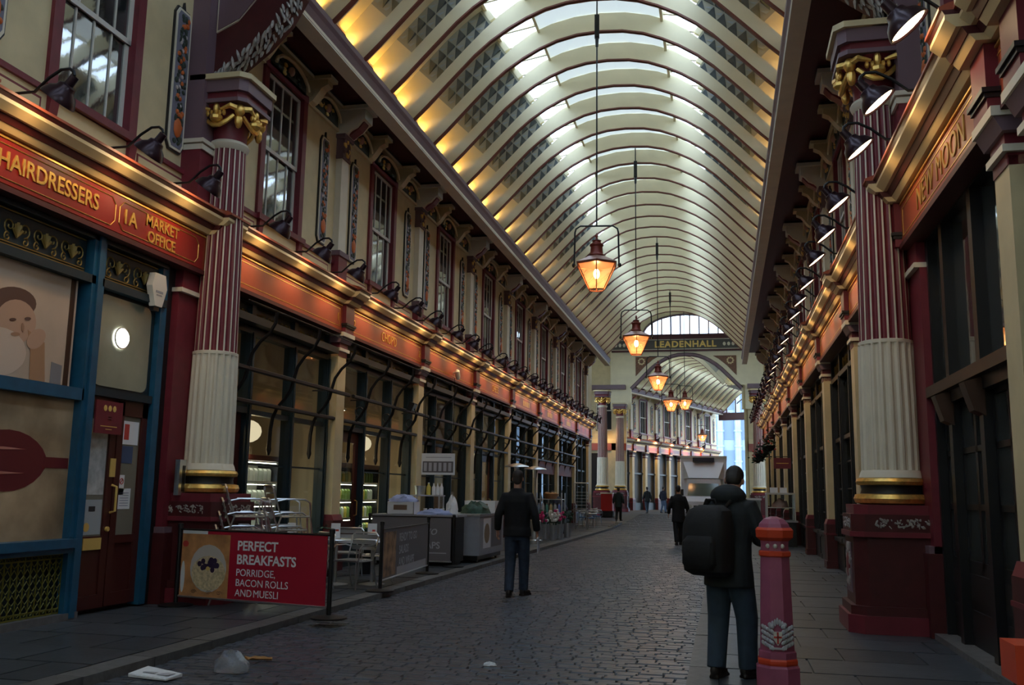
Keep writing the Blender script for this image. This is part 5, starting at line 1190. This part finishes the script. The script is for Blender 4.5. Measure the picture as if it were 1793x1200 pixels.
# right-hand side things
t = thing('display_cabinet', 'glass display cabinet on a dark base against the right shops', 'cabinet', (1.75, 31.5, PV)); part('base', MB().box(-.45, -.45, 0, .45, .45, .75), blackp, t); part('worktop', MB().box(-.5, -.5, .75, .5, .5, .8), greym, t); part('glass_case', MB().box(-.42, -.42, .8, .42, .42, 1.6), glass, t); part('top', MB().box(-.44, -.44, 1.6, .44, .44, 1.66), steel, t); part('case_shelf', MB().box(-.41, -.41, 1.18, .41, .41, 1.2), steel, t)
for x in (-.42, .42):
    for y_ in (-.42, .42): part('post', MB().box(x-.02, y_-.02, .8, x+.02, y_+.02, 1.6), steel, t)
heap('cake', 'pale heap of cakes inside the glass display cabinet', 'cake', (1.75, 31.5, PV+1.2), .25, .25, .25, mat('cake_pink', (.4, .25, .22), .6), 6)
t = thing('carton', 'pale carton lying on top of the glass display cabinet', 'box', (1.7, 31.4, PV+1.66)); part('body', MB().box(-.25, -.2, 0, .25, .2, .16), offwh, t); part('tape', MB().box(-.03, -.201, 0, .03, .201, .162), mat('brown_tape', (.3, .2, .1), .5), t)
t = thing('hanging_sign', 'small red projecting sign on the right shops', 'sign', (1.95, 33.2, 2.55)); part('board', MB().box(-.28, -.03, 0, .28, .03, .36), maroon, t); part('gilt_line', MB().box(-.2, -.034, .17, .2, -.03, .19), gold, t); part('bracket', MB().tube([(.28, 0, .4), (-.28, 0, .4)], .015, 5).tube([(-.2, 0, .36), (-.2, 0, .4)], .01, 4).tube([(.2, 0, .36), (.2, 0, .4)], .01, 4), iron, t)
t = thing('serving_trolley', 'grey serving trolley with a pale rim right of the backpack man', 'trolley', (1.0, 36, PV)); part('body', MB().box(-.3, -.4, .2, .3, .4, 1.4), mat('grey_green_panel', (.22, .27, .27), .5, var=.3), t); part('rim', MB().box(-.33, -.43, 1.4, .33, .43, 1.47), offwh, t)
for x in (-.25, .25):
    for y_ in (-.33, .33): part('leg', MB().box(x-.02, y_-.02, 0, x+.02, y_+.02, .2), steel, t)
for i, y_ in enumerate((38.5, 42.5, 46.5, 50.5)):
    t = thing('hanging_basket', 'hanging flower basket on an iron bracket, %s along the right shops' % ('first', 'second', 'third', 'fourth')[i], 'hanging basket', (1.75, y_, 3.6), 0, 'hanging baskets on the right'); part('bowl', MB().lathe([(.05, -.28), (.22, -.15), (.28, 0)], 14), iron, t, smooth=True); a = MB(); rnd = random.Random(i+30)
    for q in range(70): a.cbox((rnd.gauss(0, .17), rnd.gauss(0, .17), rnd.uniform(-.3, .25)), (.11, .06, .005), 0, Matrix.Rotation(rnd.uniform(0, 6), 3, 'Z') @ Matrix.Rotation(rnd.uniform(-1.3, 1.3), 3, 'X'))
    part('foliage', a, leafg, t); a = MB()
    for q in range(14): a.ell((rnd.gauss(0, .17), rnd.gauss(0, .17), rnd.uniform(-.15, .2)), .04, 0, 6, 4)
    part('flowers', a, redn, t); part('bracket', MB().tube([(.72, 0, .5), (.3, 0, .75), (0, 0, .7), (0, 0, .2)], .018, 5).tube([(.72, 0, .1), (.4, 0, .35), (.1, 0, .68)], .014, 5), iron, t)
# fittings on the left fascia
t = thing('security_camera', 'small white security camera on the left fascia', 'camera', (XL+.42, 24.97, 4.82)); part('housing', MB().lathe([(.05, -.14), (.07, -.05), (.07, .1), (.03, .14)], 12, R=Matrix.Rotation(.5, 3, 'X')), white, t, smooth=True); part('arm', MB().tube([(-.12, 0, .05), (0, 0, .05)], .02, 6), white, t)
t = thing('floodlight', 'small black floodlight with a pale lens on the left awning frame', 'floodlight', (XL+.6, 20.6, 3.52)); part('case', MB().cbox((0, 0, 0), (.12, .24, .2), 0, Matrix.Rotation(.4, 3, 'Y')), blackp, t); part('lens', MB().cbox((.065, 0, -.02), (.01, .2, .16), 0, Matrix.Rotation(.4, 3, 'Y')), mat('pale_lens', (.35, .45, .48), .2), t); part('bracket', MB().tube([(0, 0, .1), (.1, 0, -.15)], .015, 5), iron, t)
# van
t = thing('delivery_van', 'white box delivery van parked beyond the backpack man', 'van', (-1.0, 50, g(50))); vw = mat('van_white', (.80, .83, .88), .3); vgl = mat('windscreen', (.06, .12, .12), .06, spec=1.)
part('box_body', MB().box(-1.18, 1.0, .6, 1.18, 6.0, 3.5), vw, t); part('box_cap', MB().box(-1.2, .95, 3.38, 1.2, 6.02, 3.52), white, t)
part('wind_deflector', MB().add([(-1.05, 1.0, 3.2), (1.05, 1.0, 3.2), (.75, .3, 2.35), (-.75, .3, 2.35), (-1.05, 1.0, 2.3), (1.05, 1.0, 2.3)], [(0, 3, 2, 1), (0, 4, 3), (1, 2, 5), (3, 4, 5, 2)]), vw, t)
part('fridge_unit', MB().box(-.55, .7, 3.22, .55, 1.0, 3.42), mat('dark_blue_unit', (.02, .025, .05), .4), t)
part('cab', MB().prism([(-.95, .5), (.95, .5), (.95, 1.5), (.85, 2.3), (-.85, 2.3), (-.95, 1.5)], 'y', .15, 1.0), vw, t); part('windscreen', MB().add([(-.82, .1, 1.45), (.82, .1, 1.45), (.74, .16, 2.2), (-.74, .16, 2.2)], [(0, 1, 2, 3)]), vgl, t)
part('bonnet', MB().prism([(-.5, .45), (-.5, 1.15), (.1, 1.42), (.2, 1.42), (.2, .45)], 'x', -.92, .92), vw, t); part('grille', MB().box(-.5, -.52, .65, .5, -.5, .95), blackp, t); part('bumper', MB().box(-.95, -.58, .4, .95, -.48, .62), greym, t)
for s in (-1, 1):
    part('headlight', MB().ell((s*.72, -.5, .9), (.16, .04, .11), 0, 10, 6), white, t); part('mirror', MB().cbox((s*1.1, .15, 1.6), (.16, .08, .32)), blackp, t)
    for y_ in (.3, 4.8): part('wheel', MB().lathe([(.36, -.12), (.36, .12)], 18, (s*.85, y_, .36), R=Matrix.Rotation(PI/2, 3, 'Y')), blackp, t, smooth=True)
# litter
t = thing('newspaper', 'folded white newspaper lying on the cobbles at lower left', 'newspaper', (-4.74, 7.5, .012), -.15); part('fold', MB().loft([[(-.2, -.1, 0), (.2, -.1, 0), (.2, -.1, .012), (-.2, -.1, .02)], [(-.2, .1, 0), (.2, .1, 0), (.2, .1, .02), (-.2, .1, .03)]]), offwh, t); part('upper_sheet', MB().loft([[(-.21, -.09, .02), (.19, -.08, .012), (.19, -.08, .016), (-.21, -.09, .026)], [(-.17, .1, .035), (.2, .1, .022), (.2, .1, .026), (-.17, .1, .06)]]), offwh, t); part('print', MB().box(-.1, -.04, .035, .02, .04, .038).box(.06, -.05, .03, .17, .05, .033), greyp, t)
bagm = mat('clear_plastic_bag', (.55, .58, .66), .15, spec=.8, bump=.5, bscale=14)
b_ = bagm.node_tree.nodes['Principled BSDF']; b_.inputs['Transmission Weight'].default_value = .75
heap('plastic_bag', 'crumpled clear plastic bag on the cobbles', 'bag', (-4.28, 7.95, .008), .17, .13, .16, bagm, 12)
a = MB(); rnd = random.Random(2); rings = []
for i in range(7):
    x = -.13+i*.043; w_ = .05*math.sin(PI*(i+.4)/7.2)
    rings.append([(x, -w_, .02+.02*rnd.random()), (x, 0, .012), (x, w_, .03+.02*rnd.random()), (x, 0, .016)])
a.loft(rings); tag(part('fallen_leaf', a, mat('ochre_leaf', (.42, .2, .05), .7, var=.3), None, (-4.28, 8.45, .006), .2), 'dry ochre leaf beside the plastic bag', 'leaf')
heap('paper_scrap', 'small white paper scrap in the middle of the cobbles', 'paper', (-2.16, 8.9, .008), .06, .04, .03, offwh, 15)
heap('fallen_leaf', 'brown leaf on the right pavement beyond the bollard', 'leaf', (.75, 14.2, PV), .07, .1, .02, mat('brown_leaf', (.15, .08, .03), .7), 16)
# ================================================================== PEOPLE
def remesh(mb, name, mats, voxel, smooth_it=4, parent=None):
    me = mb.mesh(name+'_src', [mats[0]]); o = bpy.data.objects.new(name+'_src', me); COL.objects.link(o)
    m = o.modifiers.new('r', 'REMESH'); m.mode = 'VOXEL'; m.voxel_size = voxel
    s = o.modifiers.new('s', 'SMOOTH'); s.factor = .5; s.iterations = smooth_it
    dg = bpy.context.evaluated_depsgraph_get(); me2 = bpy.data.meshes.new_from_object(o.evaluated_get(dg)); bpy.data.objects.remove(o); bpy.data.meshes.remove(me)
    me2.name = name; me2.materials.clear()
    for q in mats: me2.materials.append(q)
    me2.polygons.foreach_set('use_smooth', [True]*len(me2.polygons)); me2.polygons.foreach_set('material_index', [0]*len(me2.polygons))
    return me2
def ring(z, rx, ry, y=0., x=0., n=20): return [Vector((x+rx*math.cos(2*PI*i/n), y+ry*math.sin(2*PI*i/n), z)) for i in range(n)]
def person(label, loc, rz, sc, pose, jm, tm, sm, voxel=.012, hair=hairm, hood=False, hem=.80, tw=.86, jw=.94):
    bend, hipz = pose.get('bend', 0), .95
    Rb = Matrix.Rotation(-bend, 3, 'X'); pv_ = Vector((0, 0, hipz))
    def T(p):
        p = Vector(p); w = min(max((p.z-hipz)/.12, 0), 1)
        return p.lerp(pv_+Rb @ (p-pv_), w) if bend else p
    hb = pose.get('head', (0, 0)); HR = Matrix.Rotation(-hb[1], 3, 'Z') @ Matrix.Rotation(-hb[0], 3, 'X'); nk = Vector((0, -.01, 1.55))
    def TH_(p): return T(nk+HR @ (Vector(p)-nk))
    body = MB(); jac = MB(); tro = MB(); sho = MB(); hr = MB()
    tors = [(.86, .165, .115, 0), (.95, .17, .12, 0), (1.08, .150, .105, .0), (1.22, .165, .115, .0), (1.34, .185, .12, -.01), (1.43, .185, .105, -.015), (1.49, .13, .085, -.015), (1.54, .07, .07, -.01)]
    body.loft([[T(q) for q in ring(*a[:3], a[3])] for a in tors])
    body.tube([T((0, -.015, 1.48)), TH_((0, -.01, 1.56)), TH_((0, .0, 1.64))], [.068, .058, .06], 12)
    # head: skull, jaw, nose, ears
    for c, r in (((0, -.005, 1.725), (.077, .096, .10)), ((0, .03, 1.655), (.058, .066, .062)), ((0, .085, 1.625), (.026, .022, .02)), ((0, .103, 1.69), (.013, .022, .022)), ((.078, -.005, 1.69), (.012, .022, .032)), ((-.078, -.005, 1.69), (.012, .022, .032)), ((.03, .083, 1.72), (.022, .014, .012)), ((-.03, .083, 1.72), (.022, .014, .012)), ((0, .092, 1.655), (.026, .012, .010))):
        body.ell(TH_(c), r, 0, 12, 8, HR)
    # hair cap over back and top of the head
    for c, r in (((0, -.022, 1.742), (.083, .094, .093)), ((0, -.05, 1.69), (.074, .062, .08)), ((0, .03, 1.785), (.07, .06, .045))): hr.ell(TH_(c), r, 0, 12, 8, HR)
    for s, sd in ((-1, 'L'), (1, 'R')):
        sh = Vector((s*.175, -.015, 1.435)); el = Vector(pose['el'+sd]); wr = Vector(pose['wr'+sd]); P3 = [T(sh), T(sh.lerp(el, .5)), T(el), T(el.lerp(wr, .5)), T(wr)]
        body.tube([T((s*.1, -.015, 1.44))]+P3, [.05, .055, .047, .038, .035, .026], 10)
        jac.tube([T((s*.09, -.015, 1.43))]+P3[:4]+[T(el.lerp(wr, .93))], [.075, .082, .072, .062, .058, .052], 12)
        # hand: palm, four fingers, thumb
        d = (T(wr)-T(el)).normalized(); side = d.cross(Vector((0, 1, 0))); side = (side if side.length > .2 else d.cross(Vector((0, 0, 1)))).normalized(); nrm = side.cross(d).normalized()
        # widen the palm along the walking direction
        wd = nrm; th = side; pc = T(wr)+d*.05
        body.loft([[T(wr)+d*k+wd*(a_*ww)+th*(b_*tt) for a_, b_ in ((-1, -1), (1, -1), (1, 1), (-1, 1))] for k, ww, tt in ((0, .024, .018), (.03, .036, .016), (.085, .04, .014))])
        curl = pose.get('curl', .5)
        for i in range(4):
            base = T(wr)+d*.082+wd*(-.03+.02*i); L_ = (.066, .075, .072, .056)[3-i]; inn = -th*s
            k1 = base+(d*math.cos(curl*.5)+inn*math.sin(curl*.5))*L_*.5; k2 = k1+(d*math.cos(curl*1.3)+inn*math.sin(curl*1.3))*L_*.32; k3 = k2+(d*math.cos(curl*2)+inn*math.sin(curl*2))*L_*.25
            body.tube([base-d*.015, k1, k2, k3], [.0095, .009, .0082, .007], 8)
        tb = T(wr)+d*.03+wd*.03; body.tube([tb, tb+d*.03+wd*.022-th*s*.01, tb+d*.062+wd*.02-th*s*.02], [.013, .011, .008], 8)
        hp = Vector((s*.088, 0, .92)); kn = Vector(pose['kn'+sd]); an = Vector(pose['an'+sd])
        body.tube([hp, hp.lerp(kn, .45), kn, kn.lerp(an, .4), an], [.09, .078, .056, .052, .036], 12)
        tro.tube([Vector((s*.075, 0, .95)), hp+Vector((0, 0, -.03)), hp.lerp(kn, .45), kn, kn.lerp(an, .4), an+Vector((0, 0, .0))], [q*tw for q in (.11, .118, .112, .096, .088, .082)], 14)
        fd = Vector(pose.get('ft'+sd, (s*.12, 1, 0))).normalized(); a0 = Vector((an.x, an.y, max(an.z-.075, .045)))
        body.ell(a0+fd*.06, (.04, .10, .04), 0, 10, 6, Matrix.Rotation(math.atan2(-fd.x, fd.y), 3, 'Z'))
        Rf = Matrix.Rotation(math.atan2(-fd.x, fd.y), 3, 'Z') @ Matrix.Rotation(pose.get('tip'+sd, 0), 3, 'X')
        sho.ell(a0+fd*.075, (.05, .125, .046), 0, 12, 7, Rf); sho.ell(a0-fd*.02+Vector((0, 0, .02)), (.046, .06, .065), 0, 10, 6, Rf); sho.cbox(a0+fd*.06-Vector((0, 0, .03)), (.085, .25, .025), 0, Rf)
    tro.loft([ring(.80, .15, .115), ring(.9, .178, .13), ring(1.0, .17, .122)])
    jac.loft([[T(q) for q in ring(*a)] for a in ((hem, .225*jw, .17*jw), (hem+.1, .22*jw, .165*jw), (1.0, .205*jw, .152*jw), (1.12, .195, .142), (1.25, .207, .148), (1.36, .216, .15, -.01), (1.45, .198, .128, -.015), (1.51, .12, .095, -.02), (1.56, .085, .085, -.02))])
    if hood: jac.ell(T((0, -.08, 1.52)), (.165, .11, .10), 0, 14, 8); jac.ell(T((0, .0, 1.53)), (.125, .12, .07), 0, 14, 8)
    root = ob('person', remesh(body, 'body', [skin], voxel), None, loc, rz, None, sc); tag(root, label, 'person', 'people in the arcade')
    ob('jacket', remesh(jac, 'jacket', [jm], voxel*1.1, 5), root); ob('trousers', remesh(tro, 'trousers', [tm], voxel*1.1, 5), root); ob('shoes', remesh(sho, 'shoes', [sm], voxel*.9, 3), root); ob('hair', remesh(hr, 'hair', [hair], voxel*.8, 3), root)
    return root
jblack = mat('black_jacket_cloth', (.006, .007, .009), .85, var=.2, vscale=12, bump=.3, bscale=8); jcoat = mat('dark_coat_cloth', (.010, .015, .018), .8, var=.2, vscale=9, bump=.4, bscale=7); denim = mat('dark_denim', (.022, .036, .062), .8, var=.3, vscale=14, bump=.2, bscale=20)
slate = mat('slate_blue_trousers', (.030, .055, .085), .8, var=.2, vscale=10, bump=.3, bscale=8); shoe = mat('dark_shoe_leather', (.014, .010, .009), .45); green = mat('green_black_coat', (.01, .022, .022), .8); navy = mat('navy_jumper', (.012, .016, .035), .8); paleblue = mat('pale_jeans', (.08, .12, .2), .8); greyhair = mat('grey_brown_hair', (.03, .022, .018), .7)
walk = dict(elL=(-.275, -.05, 1.17), wrL=(-.30, .04, .935), elR=(.275, -.07, 1.17), wrR=(.295, -.0, .93), knL=(-.095, .0, .50), anL=(-.085, -.16, .085), knR=(.095, .08, .50), anR=(.085, .12, .085), ftL=(-.1, 1, 0), ftR=(.35, 1, 0), tipL=-.0)
person('man in a black jacket and dark jeans walking away in mid street', (-3.2, 14.86, .0), .05, 1.075, walk, jblack, denim, shoe, .0095, greyhair, hem=.86)
# folded paper in his right hand
t = thing('folded_paper', 'pale folded paper held in the right hand of the walking man', 'paper', (-2.865, 14.88, .80)); part('sheet', MB().cbox((0, 0, 0), (.012, .12, .24), 0, Matrix.Rotation(.25, 3, 'X')), offwh, t); part('inner_sheet', MB().cbox((.012, .01, -.01), (.006, .11, .22), 0, Matrix.Rotation(.25, 3, 'X')), greyp, t)
stand = dict(elL=(-.25, .04, 1.17), wrL=(-.07, .27, 1.20), elR=(.29, .05, 1.16), wrR=(.10, .30, 1.20), knL=(-.12, .03, .50), anL=(-.10, -.06, .085), knR=(.115, .09, .50), anR=(.10, .12, .085), ftL=(-.1, 1, 0), ftR=(.5, 1, 0), head=(.5, -.3), bend=.16, curl=1.1)
MP = (.03, 8.5, PV); MR = -.5
person('man with a black backpack and slate trousers looking down beside the bollard', MP, MR, 1.0, stand, jcoat, slate, shoe, .0085, hairm, True, hem=.76, tw=.98, jw=1.0)
cR, sR = math.cos(MR), math.sin(MR)
def loc2(x, y, z): return (MP[0]+1.0*(x*cR-y*sR), MP[1]+1.0*(x*sR+y*cR), MP[2]+1.0*z)
packm = mat('black_backpack_cloth', (.006, .006, .007), .8, var=.2, bump=.3, bscale=12)
t = thing('backpack', 'large black backpack worn by the man beside the bollard', 'backpack', loc2(-.05, -.13, .86), MR)
def rr(w_, d, z, y=0, n=5):
    pts = []; r = min(w_, d)*.55
    for cx_, cy_, a0 in ((w_-r, d-r, 0), (-w_+r, d-r, PI/2), (-w_+r, -d+r, PI), (w_-r, -d+r, 1.5*PI)):
        for i in range(n): an = a0+i*PI/2/(n-1); pts.append((cx_+r*math.cos(an), cy_+y+r*math.sin(an), z))
    return pts
part('main_pack', MB().loft([rr(.14, .09, 0, -.09), rr(.19, .135, .04, -.12), rr(.20, .15, .2, -.13), rr(.195, .14, .42, -.12), rr(.17, .11, .54, -.09), rr(.1, .05, .585, -.06)]), packm, t, smooth=True)
part('front_pocket', MB().loft([rr(.12, .04, .06, -.25), rr(.15, .06, .1, -.26), rr(.15, .055, .28, -.26), rr(.12, .03, .33, -.24)]), packm, t, smooth=True); part('carry_loop', MB().tube([(-.05, -.05, .57), (-.03, -.06, .63), (.03, -.06, .63), (.05, -.05, .57)], .012, 6), packm, t, smooth=True)
for s in (-1, 1): part('strap', MB().tube([(s*.10, -.03, .55), (s*.12, .06, .62), (s*.13, .2, .62), (s*.14, .33, .5), (s*.15, .34, .32), (s*.17, .2, .12), (s*.16, .0, .06)], .02, 6, flat=.4), packm, t, smooth=True)
ph = thing('phone', 'small dark phone in the hands of the man with the backpack', 'phone', loc2(.02, .49, 1.23), MR); part('body', MB().cbox((0, 0, 0), (.075, .012, .14), 0, Matrix.Rotation(-.7, 3, 'X')), blackp, ph); part('screen', MB().cbox((0, -.0065, .002), (.066, .002, .125), 0, Matrix.Rotation(-.7, 3, 'X')), emis('phone_screen', (.6, .75, 1), .6), ph)
far = dict(walk); far.update(knL=(-.085, -.03, .50), anL=(-.07, -.16, .1), knR=(.085, .08, .5), anR=(.06, .12, .085))
person('distant man in a long dark coat walking left of the backpack man', (-1.46, 31.9, 0), .1, 1.06, far, jblack, jblack, shoe, .016, hairm, hem=.70)
person('distant walker in a green-black coat near the kerb end at left', (-5.37, 50, PV+g(50)), -.1, .95, walk, green, jblack, shoe, .02, greyhair, hem=.74)
person('far person in dark clothes at the left of the crossing', (-4.82, 62, g(62)), .5, .92, far, jcoat, slate, shoe, .022, hairm, hem=.8)
person('far person in pale jeans before the far shops', (-3.9, 64, g(64)), -.6, .95, walk, navy, paleblue, shoe, .022, hairm, hem=.86)
stoop = dict(walk); stoop.update(bend=.75, elL=(-.25, .1, 1.2), wrL=(-.2, .3, 1.05), elR=(.25, .1, 1.2), wrR=(.2, .3, 1.05))
person('stooping person in a navy jumper among the stall goods', (-6.05, 36.6, PV), 1.2, 1.0, stoop, navy, jblack, shoe, .018, hairm, hem=.86)
